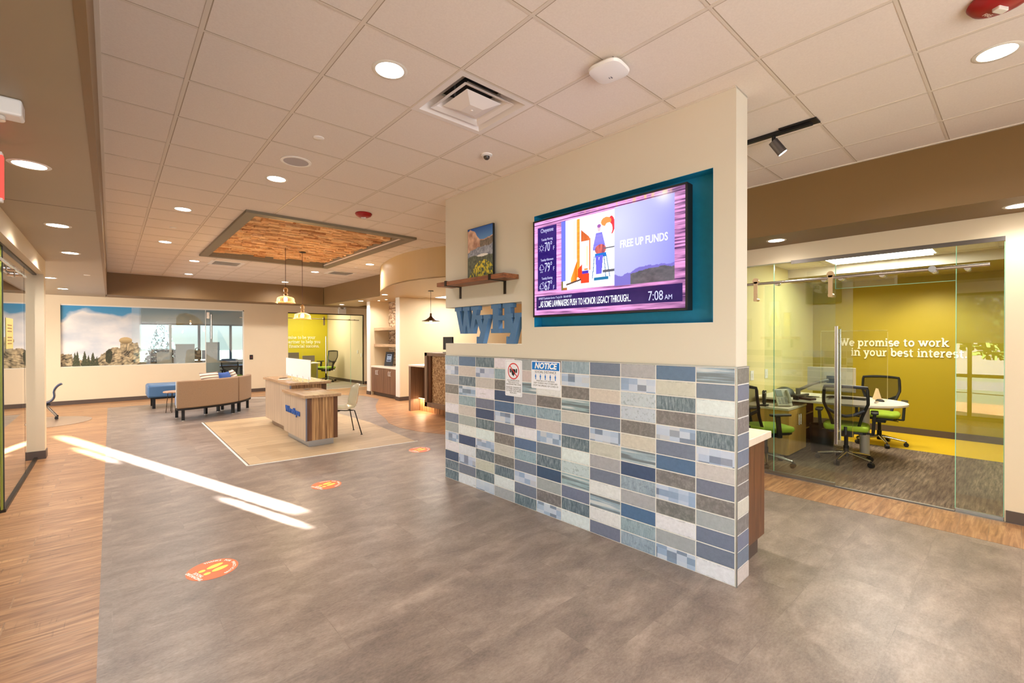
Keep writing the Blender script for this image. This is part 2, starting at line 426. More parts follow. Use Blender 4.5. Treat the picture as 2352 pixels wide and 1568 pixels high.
fpart('yellow_carpet_border', [(8.5, -1.0), (9.9, -1.0), (9.9, 4.6), (8.5, 4.6)], .006, yellow_carpet)

# ceiling with tile grid, cut out for the recessed cloud, the diffuser and the downlights' area kept whole
HX0, HX1, HY0, HY1 = 1.40, 3.53, 6.54, 10.26         # cloud hole
ga = lambda a: GX+a*T
gb = lambda b_: GY+b_*T
DX0, DX1, DY0, DY1 = ga(2)+.012, ga(3)-.012, gb(-1)+.012, gb(0)-.012
def cells(xs, ys, skip, z, z1):
    mb = MB()
    for i in range(len(xs)-1):
        for j in range(len(ys)-1):
            cx = (xs[i]+xs[i+1])/2; cy = (ys[j]+ys[j+1])/2
            if any(a < cx < b_ and c < cy < d for a, b_, c, d in skip): continue
            mb.box(xs[i], xs[i+1], ys[j], ys[j+1], z, z1)
    return mb
holes = [(HX0, HX1, HY0, HY1), (DX0, DX1, DY0, DY1)]
xs = sorted([XL-.02, XR+.02, HX0, HX1, DX0, DX1]); ys = sorted([YB, YF+.02, HY0, HY1, DY0, DY1])
ceil = struct(cells(xs, ys, holes, CE, CE+.02).build('ceiling', tile_m))
# suspended grid: thin rails between the tiles, interrupted at the cloud and the diffuser
g = MB(); gw = .011
def seg(a0, a1, cuts):
    out = [(a0, a1)]
    for c0, c1 in cuts:
        nxt = []
        for s0, s1 in out:
            if c1 <= s0 or c0 >= s1: nxt.append((s0, s1)); continue
            if c0 > s0: nxt.append((s0, c0))
            if c1 < s1: nxt.append((c1, s1))
        out = nxt
    return out
for a in range(-1, 8):
    x = ga(a)
    if not XL < x < XR: continue
    for s0, s1 in seg(YB, YF, [(6.40, 10.4)] if 1.27 < x < 3.66 else []): g.box(x-gw, x+gw, s0, s1, CE-.0028, CE)
for b_ in range(-10, 21):
    y = gb(b_)
    if not YB < y < YF: continue
    for s0, s1 in seg(XL, XR, [(1.27, 3.66)] if 6.4 < y < 10.4 else []): g.box(s0, s1, y-gw*.7, y+gw*.7, CE-.002, CE)
g.box(XL, XL+.022, YB, YF, CE-.008, CE); g.box(XR-.022, XR, YB, YF, CE-.008, CE); g.box(XL, XR, YF-.022, YF, CE-.008, CE)
g.build('ceiling_grid', grid_m, ceil)
# dark reveal lines beside the rails
g = MB(); dk = plain('tile_reveal_shadow_gap', (166, 150, 130), .9)
for a in range(-1, 8):
    x = ga(a)
    if XL < x < XR:
        for s0, s1 in seg(YB, YF, [(6.40, 10.4)] if 1.27 < x < 3.66 else []): g.box(x+gw, x+gw+.006, s0, s1, CE-.001, CE)
for b_ in range(-10, 21):
    y = gb(b_)
    if YB < y < YF:
        for s0, s1 in seg(XL, XR, [(1.27, 3.66)] if 6.4 < y < 10.4 else []): g.box(s0, s1, y-gw*.7-.005, y-gw*.7, CE-.001, CE)
g.build('tile_reveal', dk, ceil)

# ceiling cloud: trim frame + recess of random split wood blocks
WZ = CE+.085
cloud = thing('ceiling_cloud', 'recessed rectangular ceiling panel of rough wood blocks in a taupe frame', 'ceiling panel', (2.46, 8.4, CE))
f = MB(); ox, oy = 2.46, 8.4
def fr(mb, x0, x1, y0, y1, w, z0, z1):
    mb.box(x0, x1, y0, y0+w, z0, z1); mb.box(x0, x1, y1-w, y1, z0, z1); mb.box(x0, x0+w, y0+w, y1-w, z0, z1); mb.box(x1-w, x1, y0+w, y1-w, z0, z1)
fr(f, 1.27-ox, 3.66-ox, 6.41-oy, 10.39-oy, .13, -.035, .1)
f.build('frame', plain('olive_grey_frame_paint', (124, 114, 94), .5), cloud)
bl = MB(); rr = random.Random(3); y = HY0
while y < HY1-.01:
    hgt = .085; x = HX0+rr.random()*-.2
    while x < HX1:
        Lb = rr.uniform(.09, .24); x0 = max(x, HX0); x1 = min(x+Lb, HX1)
        if x1 > x0+.005:
            dz = rr.choice((0, .006, .012, .02, .035, .05))*rr.uniform(.7, 1); k = rr.random(); sh = rr.uniform(.85, 1.12)
            c = np.array(lin(*((224, 178, 124) if k < .5 else (234, 196, 146) if k < .88 else (198, 146, 96))))*sh; c[3] = 1
            bl.col = tuple(c); bl.box(x0-ox, x1-ox-.002, y-oy, min(y+hgt, HY1)-oy-.002, .085-dz, .125)
        x += Lb
    y += hgt
m, t, b, o = newmat('split_wood_blocks'); a = nd(t, 'ShaderNodeAttribute'); a.attribute_name = 'Col'
n = noise(t, coords(t, (7, 12, 12)), 3, 6, .65, .6)
t.links.new(mix(t, 1, a.outputs['Color'], ramp(t, n, [(.3, (.74, .66, .6, 1)), (.65, (1.1, 1.1, 1.08, 1))]), 'MULTIPLY'), b.inputs['Base Color'])
b.inputs['Roughness'].default_value = .75; bump(t, b, n, .5, .01)
bl.build('wood_block_panel', m, cloud)
MB().box(HX0-.01-ox, HX1+.01-ox, HY0-.01-oy, HY1+.01-oy, .13, .15).build('backing', blackm, cloud)

# soffits and dropped ceilings
struct(MB().box(-.95, -.085, YB, 15.4, SB, SB+.02).build('ceiling_left', greige))
bpy.data.objects['ceiling_left'].name = 'ceiling_soffit_left'
sl = bpy.data.objects['ceiling_soffit_left']
q = MB(); q.box(-.085, -.053, YB, YF+.03, SB-.003, CE+.01); q.build('soffit_face', taupe, sl)
MB().box(-.95, -.085, 5.135, 5.139, SB-.0012, SB).build('joint_line', base_m, sl)
sr = struct(MB().box(XR+.03, 5.99, YB, 5.2, SB, SB+.02).build('ceiling_soffit_right', taupe_r))
MB().box(XR, XR+.03, YB, 5.2, SB-.002, CE+.01).build('soffit_face', taupe_r, sr)
sf = struct(MB().box(-.053, 7.0, YF+.03, 15.4, SB, SB+.02).build('ceiling_soffit_far', taupe))
MB().box(-.053, 4.99, YF, YF+.03, SB-.002, CE+.01).build('soffit_face', taupe, sf)
# far right soffit with the bulging drum above the teller line
path = [(5.0, 14.5), (5.02, 12.6), (5.04, 10.65), (4.80, 10.1), (4.60, 9.72), (4.42, 9.25), (4.28, 8.75), (4.18, 8.25), (4.13, 7.75), (4.17, 7.2), (4.30, 6.75), (4.5, 6.35), (4.8, 5.9), (5.13, 5.2)]
def smoothpath(p, it=2):
    for _ in range(it):
        q = [p[0]]
        for i in range(len(p)-1):
            a, b_ = p[i], p[i+1]
            q += [(a[0]*.75+b_[0]*.25, a[1]*.75+b_[1]*.25), (a[0]*.25+b_[0]*.75, a[1]*.25+b_[1]*.75)]
        q.append(p[-1]); p = q
    return p
dp = path[:3]+smoothpath(path[2:], 2)[1:]
d1 = MB(); outer = dp; inner = [(5.3, 5.2), (7.2, 5.2), (7.2, 14.5)]
n = len(dp)
for i in range(n-1):
    (x0, y0), (x1, y1) = dp[i], dp[i+1]
    d1.quad((x0, y0, SB), (x1, y1, SB), (x1, y1, CE+.01), (x0, y0, CE+.01), 1 if y0 < 10.6 else 0)
drum = struct(d1.build('ceiling_soffit_drum', [taupe, gold], smooth=True, recalc=False))
MB().poly(dp+[(6.1, 5.2), (6.1, 14.5)], SB, SB+.02).build('soffit_underside', gold, drum)
# teller room ceiling beyond the soffit, white tiles
tc = struct(MB().box(6.1, 10, 4.6, 14.5, SB+.04, SB+.06).build('ceiling_teller', tile_m))
MB().box(6.6, 7.2, 9.2, 9.8, SB+.035, SB+.042).build('light_panel', emis('teller_ceiling_light', (255, 244, 225), 8), tc)
area('teller_ceiling_lamp', (6.9, 9.5, SB), (0, 0, 0), 1.2, 1.2, 45, WARM)

# ---- left storefront
wl = struct(MB().box(-.86, -.66, YB, 8.66, 2.46, SB).build('wall_left', cream))
MB().box(-.86, -.66, 8.66, 8.85, 0, SB).build('wall_end_post', cream, wl)
bl_ = MB().box(-.87, -.65, 8.645, 8.86, 0, .11); bl_.build('baseboard_left', base_m, wl)
w1 = struct(MB().box(-.757, -.745, 6.25, 8.655, .03, 2.455).build('window_left', glass_left))
fm = MB(); fm.box(-.775, -.727, 6.2, 8.66, 0, .03); fm.box(-.775, -.727, YB, 8.66, 2.44, 2.46); fm.build('window_frame', darkbronze, w1)
MB().box(-.762, -.738, 6.228, 6.25, .03, 2.44).build('door_edge_seal', black, w1)
MB().box(-.756, -.744, 7.672, 7.676, .03, 2.44).build('glass_joint', darkbronze, w1)
MB().box(-.757, -.745, 6.19, 6.2275, .03, 2.44).build('glass_edge', plain('yellow_green_glass_edge', (150, 160, 60), .3), w1)
# street windows further forward (seen mirrored in the office glass)
w2 = struct(MB().box(-.90, -.88, -2.6, 5.6, .05, 2.44).build('window_street', glass('street_glass', (.97, .98, .97), 1.45, .6)))
fm = MB()
for y in (-2.6, -1.5, -.45, .68, .95, 2.0, 3.2, 4.4, 5.6): fm.box(-.94, -.84, y-.03, y+.03, .05, 2.46)
for z in (.05, .86, 2.42): fm.box(-.94, -.84, -2.6, 5.6, z-.03, z+.03)
fm.build('window_frame', darkbronze, w2)
m, t, b, o = newmat('roller_shade_cloth'); b.inputs['Base Color'].default_value = lin(170, 165, 150); b.inputs['Roughness'].default_value = .9
b.inputs['Transmission Weight'].default_value = 0
trn = nd(t, 'ShaderNodeBsdfTransparent'); mx = nd(t, 'ShaderNodeMixShader'); mx.inputs[0].default_value = .65
t.links.new(trn.outputs[0], mx.inputs[1]); t.links.new(b.outputs[0], mx.inputs[2]); t.links.new(mx.outputs[0], o.inputs[0]); shade_m = m
MB().box(-.83, -.825, -2.5, 5.5, 1.5, 2.42).build('roller_shade', shade_m, w2)
MB().box(-.83, -.80, -2.6, 5.6, 0, .05).build('baseboard', base_m, w2)
# dim room behind the left glass
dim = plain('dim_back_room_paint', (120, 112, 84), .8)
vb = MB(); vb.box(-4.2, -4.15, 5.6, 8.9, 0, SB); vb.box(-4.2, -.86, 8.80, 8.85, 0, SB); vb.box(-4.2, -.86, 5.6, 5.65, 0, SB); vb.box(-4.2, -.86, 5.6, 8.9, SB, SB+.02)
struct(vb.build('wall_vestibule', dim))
# lounge corner on the far left
wk = MB(); wk.box(-4.2, -4.15, 8.85, 15.4, 0, SB); struct(wk.build('wall_lounge', cream))
struct(MB().box(-4.2, -.95, 8.85, 15.4, SB, SB+.02).build('ceiling_lounge', greige))

# ---- far wall (y = 15.4) with window to the meeting room and the glazed office
WXa, WXb, WZ0, WZ1 = -.90, 2.985, .915, 2.45; WD = 2.03        # window, door part from WD
fw = MB()
fw.box(-4.2, WXa, 15.4, 15.55, 0, 3.3); fw.box(WXa, WD, 15.4, 15.55, 0, WZ0); fw.box(WXa, WXb, 15.4, 15.55, WZ1, 3.3)
fw.box(WXb, 4.2, 15.4, 15.55, 0, 3.3); fw.box(4.2, 6.69, 15.4, 15.55, 2.44, 3.3); fw.box(6.69, 7.2, 15.4, 15.55, 0, 3.3)
wf = struct(fw.build('wall_far', cream))
bb = MB(); bb.box(-4.2, WD, 15.385, 15.4, 0, .10); bb.box(WXb, 4.2, 15.385, 15.4, 0, .10); bb.box(6.69, 7.1, 15.385, 15.4, 0, .1)
struct(bb.build('baseboard_far', base_m))
w3 = struct(MB().box(WXa, WD, 15.44, 15.45, WZ0, WZ1).build('window_far', glass('far_window_glass', (.95, .98, .97), 1.45, .8)))
MB().box(WD+.01, WXb, 15.44, 15.45, .02, WZ1).build('glass_door_panel', glass('far_door_glass', (.95, .98, .97), 1.45, .8), w3)
fm = MB(); fm.box(WD-.006, WD+.006, 15.43, 15.46, 0, WZ1); fm.box(WXb-.03, WXb, 15.41, 15.47, 0, WZ1); fm.box(WXa, WXb, 15.41, 15.47, WZ1-.03, WZ1); fm.box(WXa, WD, 15.41, 15.47, WZ0, WZ0+.012)
fm.build('window_frame', white_paint, w3)
hd = MB(); hd.cyl((2.16, 15.36, 1.6), (2.16, 15.36, 2.3), .014); hd.cyl((2.16, 15.36, 1.65), (2.16, 15.44, 1.65), .009); hd.cyl((2.16, 15.36, 2.25), (2.16, 15.44, 2.25), .009)
hd.box(2.05, 2.12, 15.39, 15.47, 2.18, 2.36); hd.box(2.86, 2.95, 15.39, 15.44, 2.22, 2.25); hd.build('door_handle', chrome, w3)
# printed landscape film on that glass
Wm = WXb-WXa-.03; Hm = WZ1-WZ0
def mural(u, v):
    o_ = 0*u[..., None]
    X = np.interp(u, np.linspace(0, 1, 9), [139, 202, 261, 317, 370, 421, 469, 514, 558]); tp_ = 695+16*u; Yy = tp_+(1-v)*(840-11.5*u-tp_)   # design units of the print
    cl = fbm(u*6, v*4, 5, 6); cl2 = fbm(u*2.5+5, v*1.6, 9, 4)
    sky = lerp(L3(58, 150, 204)+o_, L3(150, 200, 226)+o_, (1-v)*1.2)
    edge = np.interp(X, [139, 160, 190, 230, 280, 302, 562], [724, 716, 706, 714, 726, 716, 708])+(cl-.5)*40
    k = np.clip((Yy-edge)/10+.2, 0, 1)
    c = lerp(sky, lerp(L3(178, 196, 214)+o_, L3(250, 248, 244)+o_, (cl2-.35)*1.6+(cl-.5)*1.6+.35), k)
    c = lerp(c, L3(196, 214, 222)+o_, np.where(X > 302, .45, 0))
    a1 = fbm(X/7, Yy/7, 33, 5); warp = fbm(X/26, Yy/26, 90, 3)*26
    st1 = np.abs(np.sin((Yy*.62+X*.30+warp)*.55)); st2 = np.abs(np.sin((Yy*.25-X*.5+warp)*.33))
    tone = (a1-.5)*1.5+.42+.35*(st1-.5)+.18*(st2-.5)
    rock = lerp(L3(44, 38, 28)+o_, L3(214, 194, 152)+o_, tone)
    rock = np.where((st1 < .12)[..., None], rock*.45, rock)
    def prof(pts):
        xs_, ys_ = zip(*pts); return np.interp(X, xs_, ys_)
    h = prof([(139, 809), (164, 810), (168, 824), (176, 826), (200, 822), (222, 822), (236, 808), (250, 801), (257, 797), (266, 794), (275, 796), (276, 790), (273, 781), (276, 774), (288, 771), (300, 775), (303, 784), (316, 783), (319, 797), (333, 799), (335, 842), (344, 842), (346, 800), (397, 801), (399, 842), (424, 842), (428, 801), (463, 800), (466, 842), (474, 812), (486, 818), (500, 824), (530, 829), (562, 834)])
    h = h+(fbm(X/4, 0*X+3, 40, 3)-.5)*6
    c = np.where((Yy > h)[..., None], rock, c)
    bd = ((X-288)/15)**2+((Yy-779)/7.5)**2 < 1; c = np.where(bd[..., None], lerp(L3(120, 98, 62)+o_, L3(206, 180, 128)+o_, (782-Yy)/10+.5), c)
    def fir(c, cx, top, hw):
        w_ = hw*np.clip((Yy-top)/(842-top), 0, 1)**.7*(.6+.8*fbm(X/2, Yy/2.2, int(cx), 3)); mk = (np.abs(X-cx) < w_) & (Yy > top)
        return np.where(mk[..., None], lerp(L3(22, 30, 20)+o_, L3(96, 100, 66)+o_, fbm(X/1.5, Yy/1.5, 7, 3)), c)
    for cx, top, hw in ((171, 806, 6), (177, 803, 7), (194, 803, 8), (203, 812, 6), (213, 806, 8), (222, 815, 5)): c = fir(c, cx, top, hw)
    dk_ = ((X-250)/8)**2+((Yy-814)/17)**2 < 1+2*(a1-.5); c = np.where(dk_[..., None], lerp(L3(18, 24, 16)+o_, L3(80, 80, 50)+o_, fbm(X/2, Yy/2, 12, 3)), c)
    top = prof([(139, 900), (403, 900), (405, 724), (412, 718), (428, 716), (445, 721), (460, 731), (472, 747), (475, 900), (562, 900)])
    mk = (Yy > top) & (Yy < 743+(a1-.5)*6) & (X > 404) & (X < 474)
    c = np.where(mk[..., None], lerp(L3(116, 96, 52)+o_, L3(206, 180, 120)+o_, tone+.1), c)
    mt = prof([(139, 900), (498, 900), (500, 752), (508, 764), (517, 780), (530, 806), (540, 815), (545, 900), (562, 900)])
    c = np.where(((Yy > mt) & (Yy < 826))[..., None], L3(74, 116, 156)+o_, c)
    return c
m, t, b, o = newmat('perforated_window_film'); a = nd(t, 'ShaderNodeAttribute'); a.attribute_name = 'Col'
t.links.new(a.outputs['Color'], b.inputs['Base Color']); b.inputs['Roughness'].default_value = .5
t.links.new(a.outputs['Color'], b.inputs['Emission Color']); b.inputs['Emission Strength'].default_value = 0
trn = nd(t, 'ShaderNodeBsdfTransparent'); mx = nd(t, 'ShaderNodeMixShader')
tx = nd(t, 'ShaderNodeTexCoord'); sx_ = nd(t, 'ShaderNodeSeparateXYZ'); t.links.new(tx.outputs['Object'], sx_.inputs[0])
mr = nd(t, 'ShaderNodeMapRange'); t.links.new(sx_.outputs[0], mr.inputs[0]); mr.inputs[1].default_value = 1.46; mr.inputs[2].default_value = 1.52; mr.inputs[3].default_value = .96; mr.inputs[4].default_value = .30
t.links.new(mr.outputs[0], mx.inputs[0]); t.links.new(trn.outputs[0], mx.inputs[1]); t.links.new(b.outputs[0], mx.inputs[2]); t.links.new(mx.outputs[0], o.inputs[0])
film_m = m
fo = picture('landscape_film', Wm, Hm, 560, 190, mural, film_m, None, frame((WXa, 15.435, WZ0), (1, 0, 0), (0, 0, 1)))
tag(fo, 'printed mountain rocks and cloudy sky film on the long far window', 'window film')

# meeting room behind the far window
mr_ = MB(); mr_.box(-4.2, 4.2, 18.9, 19.0, 0, .82); mr_.box(-4.2, .5, 18.9, 19.0, .82, SB+.2); mr_.box(.5, 4.2, 18.9, 19.0, 2.10, SB+.2)
mr_.box(-1.9, -1.8, 15.55, 19, 0, SB+.2); mr_.box(4.10, 4.2, 15.55, 19, 0, SB+.2)
wm = struct(mr_.build('wall_meeting_room', plain('pale_grey_wall_paint', (196, 198, 190), .6)))
struct(MB().box(-1.9, 4.2, 15.55, 19, SB+.1, SB+.12).build('ceiling_meeting_room', tile_m))
w4 = struct(MB().box(.5, 4.1, 18.93, 18.94, .82, 2.10).build('window_meeting_room', glass('clear_outer_glass', (.97, .98, .99), 1.45, .5)))
fm = MB()
for x in (.52, 2.30, 3.24, 4.08): fm.box(x-.035, x+.035, 18.9, 18.98, .82, 2.10)
fm.box(.5, 4.1, 18.9, 18.98, .80, .85); fm.box(.5, 4.1, 18.9, 18.98, 2.07, 2.12); fm.build('window_frame', darkbronze, w4)
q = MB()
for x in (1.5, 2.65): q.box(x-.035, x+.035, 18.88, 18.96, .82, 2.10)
q.build('bright_light_strip', white_paint, w4)  # white strips stand in for bright light coming through the window
pt = area('meeting_window_portal', (2.3, 19.02, 1.46), (R(-90), 0, 0), 3.6, 1.3, 10, (1, 1, 1)); pt.data.cycles.is_portal = True
area('meeting_room_lamp', (1.2, 17.0, SB+.05), (0, 0, 0), 1.2, .6, 30, (1, .95, .88))

# glazed office 2 at the far right end of the lobby
ow = MB(); ow.box(4.2, 6.75, 18.57, 18.67, 0, SB+.2); of2 = struct(ow.build('wall_lime_office', lime2))
ow = MB(); ow.poly([(6.69, 15.5), (6.9, 15.5), (6.75, 18.57), (6.54, 18.57)], 0, SB+.2); wof = struct(ow.build('wall_office_side', cream)); MB().poly([(6.675, 15.56), (6.69, 15.56), (6.54, 18.57), (6.525, 18.57)], 0, .1).build('baseboard', base_m, wof)
struct(MB().box(4.2, 6.9, 15.55, 18.7, SB+.1, SB+.12).build('ceiling_lime_office', tile_m))
area('lime_office_lamp', (5.4, 17.2, SB+.08), (0, 0, 0), 1.2, .6, 55, (1, .9, .72))
w5 = struct(MB().box(4.2, 6.68, 15.44, 15.45, .02, 2.43).build('window_lime_office', glass('office_front_glass', (.96, .98, .95), 1.45, .9)))
fm = MB(); fm.box(4.2, 6.69, 15.42, 15.47, 2.41, 2.44); fm.box(6.66, 6.69, 15.42, 15.47, 0, 2.44); fm.build('window_frame', darkbronze, w5)
fm = MB(); fm.box(5.45, 5.455, 15.437, 15.453, .02, 2.41); fm.box(6.22, 6.225, 15.437, 15.453, .02, 2.41); fm.build('glass_joint', glass_edge, w5)
hd = MB(); hd.cyl((4.2, 15.38, 2.26), (6.5, 15.38, 2.24), .013)
for x in (5.3, 6.15, 6.33): hd.cyl((x, 15.36, 2.25), (x, 15.44, 2.25), .025)
hd.box(5.28, 5.33, 15.36, 15.38, 2.05, 2.33); hd.cyl((5.36, 15.36, .45), (5.36, 15.36, 1.68), .016); hd.cyl((5.36, 15.36, .6), (5.36, 15.44, .6), .01); hd.cyl((5.36, 15.36, 1.5), (5.36, 15.44, 1.5), .01)
hd.build('sliding_door_hardware', chrome, w5)

# right office wall x = 5.8
OX = 5.8
rw = MB(); rw.box(OX, OX+.15, YB, .1, 0, SB+.1); rw.box(OX, OX+.15, .1, 4.6, 2.465, SB+.1); rw.box(OX, OX+.15, 4.4, 5.2, 0, SB+.1)
wr = struct(rw.build('wall_right', cream)); struct(MB().box(OX-.015, OX, YB, .09, 0, .1).build('baseboard_right', base_m))
of = MB(); of.box(9.9, 10.0, -1.1, 2.8, 0, SB+.2); woy = struct(of.build('wall_office_yellow', lime)); MB().box(9.885, 9.9, -1.1, 2.6, 0, .11).build('baseboard', base_m, woy)
of = MB(); of.box(OX+.15, 10, 2.62, 2.74, 0, SB+.2); woc = struct(of.build('wall_office_cream', plain('pale_yellow_paint', (226, 214, 150), .6)))
MB().box(OX+.15, 10, 2.605, 2.62, 0, .11).build('baseboard', base_m, woc)
struct(MB().box(OX+.15, 10, -1.1, -1.0, 0, SB+.2).build('wall_office_rear', lime))
oc = struct(MB().box(OX+.1, 8.55, -1.1, 2.7, 2.74, 2.76).build('ceiling_office', tile_m))
g = MB()
for x in (6.5, 7.11, 7.72, 8.33): g.box(x-.012, x+.012, -1.1, 2.7, 2.735, 2.74)
for y in (-.4, .21, .82, 1.43, 2.04): g.box(5.9, 8.55, y-.012, y+.012, 2.735, 2.74)
g.build('ceiling_grid', grid_m, oc)
os_ = struct(MB().box(8.55, 10, -1.1, 2.7, 2.6, 2.62).build('ceiling_office_soffit', plain('olive_soffit_paint', (176, 158, 96), .5))); MB().box(8.53, 8.56, -1.1, 2.7, 2.6, 2.75).build('soffit_face', grid_m, os_)

# office glass front with sliding door
gf = struct(MB().box(OX+.010, OX+.020, 1.33, 4.4, .04, 2.46).build('window_office', glass_m))
def pan(name, y0, y1, z0, z1, x=.010): return MB().box(OX+x, OX+x+.010, y0, y1, z0, z1).build(name, glass_m, gf)
pan('fixed_side_panel', .105, .405, .03, 2.46); pan('transom_panel', .41, 1.325, 2.12, 2.46)
dr = struct(MB().box(OX-.022, OX-.012, 1.17, 2.02, .02, 2.21).build('door_office', glass_m))
fm = MB(); fm.box(OX+.005, OX+.03, .10, 4.4, 2.46, 2.468); fm.box(OX+.0, OX+.03, 1.33, 4.4, 0, .04); fm.box(OX+.0, OX+.03, .105, .405, 0, .03); fm.build('window_frame', alum, gf)
MB().box(OX-.01, OX+.02, .41, 1.33, .004, .010).build('threshold', alum, gf)
MB().box(OX-.003, OX+.012, .1, 1.75, 2.435, 2.475).build('header_channel', plain('dark_anodised_channel', (110, 104, 100), .35, .7), gf)
fm = MB()
for y, z0, z1 in ((.405, .03, 2.46), (1.33, 2.12, 2.46), (1.93, .04, 2.46), (.103, .03, 2.43)): fm.box(OX+.008, OX+.022, y-.002, y+.003, z0, z1)
fm.box(OX+.008, OX+.022, .41, 1.33, 2.118, 2.122); fm.build('polished_glass_edge', glass_edge, gf)
rl = MB(); rl.cyl((OX-.06, 2.6, 2.235), (OX-.06, .19, 2.235), .0155, n=16)
rl.build('sliding_rail', chrome, gf, smooth=True)
for y in (.55, .33, .93, 1.27, 1.42, 1.88):
    q = MB(); q.cyl((OX-.06, y, 2.222), (OX+.01, y, 2.222), .024, n=16); q.build('rail_clamp', chrome, gf, smooth=True)
q = MB(); q.cyl((OX-.085, .56, 2.235), (OX-.03, .56, 2.235), .028, n=16); q.build('rail_stop', alum, gf, smooth=True)
for y in (2.10, 1.355):
    q = MB(); q.cyl((OX-.085, y, 2.27), (OX-.055, y, 2.27), .034, n=20); q.box(OX-.085, OX-.07, y-.02, y+.02, 2.03, 2.26); q.cyl((OX-.09, y, 2.05), (OX-.01, y, 2.05), .022, n=16); q.cyl((OX-.09, y, 2.13), (OX-.07, y, 2.13), .02, n=16)
    q.build('roller_hanger', plain('champagne_steel', (214, 186, 150), .3, .8), dr, smooth=True)
q = MB(); q.box(OX-.092, OX-.062, 1.285, 1.315, .47, 1.72); q.box(OX+.03, OX+.055, 1.285, 1.315, .5, 1.69)
for z in (.6, 1.55): q.cyl((OX-.07, 1.3, z), (OX+.04, 1.3, z), .011)
q.build('door_handle', chrome, dr, bevel=.004)

# wall behind the camera with added slits, shaped so the low sun draws the floor streaks
def slit_rect(fx, fy):                           # floor point -> point on plane y = YB along the sun path
    s = (fy-YB)/SUN.y; return fx-SUN.x*s, -SUN.z*s
SL = []
for (x0, y0, x1, y1, w) in ((-.56, 10.35, 1.24, 4.50, .15), (-.36, 9.05, .03, 7.85, .075), (.83, 5.25, 1.23, 4.10, .075)):
    a = slit_rect(x0, y0); c = slit_rect(x1, y1)
    SL.append((min(a[0], c[0])-w/2, max(a[0], c[0])+w/2, c[1], a[1], (a[0]+c[0])/2, w))
bw = MB(); xs = sorted({-.95, 6.1} | {v for s in SL for v in (s[4]-s[5]/2, s[4]+s[5]/2)}); zs = sorted({0, 3.3} | {v for s in SL for v in (s[2], s[3])})
for i in range(len(xs)-1):
    for j in range(len(zs)-1):
        cx = (xs[i]+xs[i+1])/2; cz = (zs[j]+zs[j+1])/2
        if any(s[4]-s[5]/2 < cx < s[4]+s[5]/2 and s[2] < cz < s[3] for s in SL): continue
        bw.box(xs[i], xs[i+1], YB-.02, YB, zs[j], zs[j+1])
struct(bw.build('wall_back', cream))
rf = MB(); rf.box(-4.4, 10.4, -3.4, 19.4, 3.32, 3.4); struct(rf.build('ceiling_roof', base_m))
struct(MB().box(7.2, 10.2, 14.5, 15.4, 0, 3.3).build('wall_service', cream))
struct(MB().box(10.0, 10.1, -3, 15.5, 0, 3.3).build('wall_outer_right', cream))
struct(MB().box(5.95, 10.1, 4.6, 4.7, 0, 3.3).build('wall_office_divider', cream))
struct(MB().box(5.13, 6.2, 5.15, 5.2, SB, 3.3).build('wall_soffit_end', cream))
# ==== PART2
# ================================================================== PARTITION WITH TILE WAINSCOT
A0 = Vector((2.995, 1.217, 0)); A1 = Vector((2.900, 4.400, 0)); dv = (A1-A0).normalized(); LW = (A1-A0).length+.02
MW = Matrix((dv, Vector((0, 0, 1)).cross(dv), Vector((0, 0, 1)))).transposed().to_4x4(); MW.translation = A0
TH = .19
pw = MB()
# openings: u0,u1,z0,z1
NI = (1.955, LW+.001, 1.54, 1.945); RE = (.145, 1.788, 1.698, 2.721)
us = sorted([0, LW, NI[0], RE[0], RE[1]]); zs = sorted([0, CE, NI[2], NI[3], RE[2], RE[3]])
for i in range(len(us)-1):
    for j in range(len(zs)-1):
        cu = (us[i]+us[i+1])/2; cz = (zs[j]+zs[j+1])/2
        if NI[0] < cu < NI[1] and NI[2] < cz < NI[3]: continue
        if RE[0] < cu < RE[1] and RE[2] < cz < RE[3]: pw.box(us[i], us[i+1], -TH, -.10, zs[j], zs[j+1]); continue
        pw.box(us[i], us[i+1], -TH, 0, zs[j], zs[j+1])
part = struct(pw.build('wall_partition', plain('pale_cream_partition_paint', (212, 205, 188), .5, bumps=.08, bscale=260), M=MW))
q = MB(); u0, u1, z0, z1 = RE
q.box(u0, u1, -.1005, -.097, z0, z1); q.box(u0, u0+.002, -.1, 0, z0, z1); q.box(u1-.002, u1, -.1, 0, z0, z1); q.box(u0, u1, -.1, 0, z0, z0+.002); q.box(u0, u1, -.1, 0, z1-.002, z1)
q.build('recess_lining', teal, part)
MB().box(0, LW, -TH-.015, .012, CE-.012, CE-.001).build('ceiling_channel', grid_m, part)

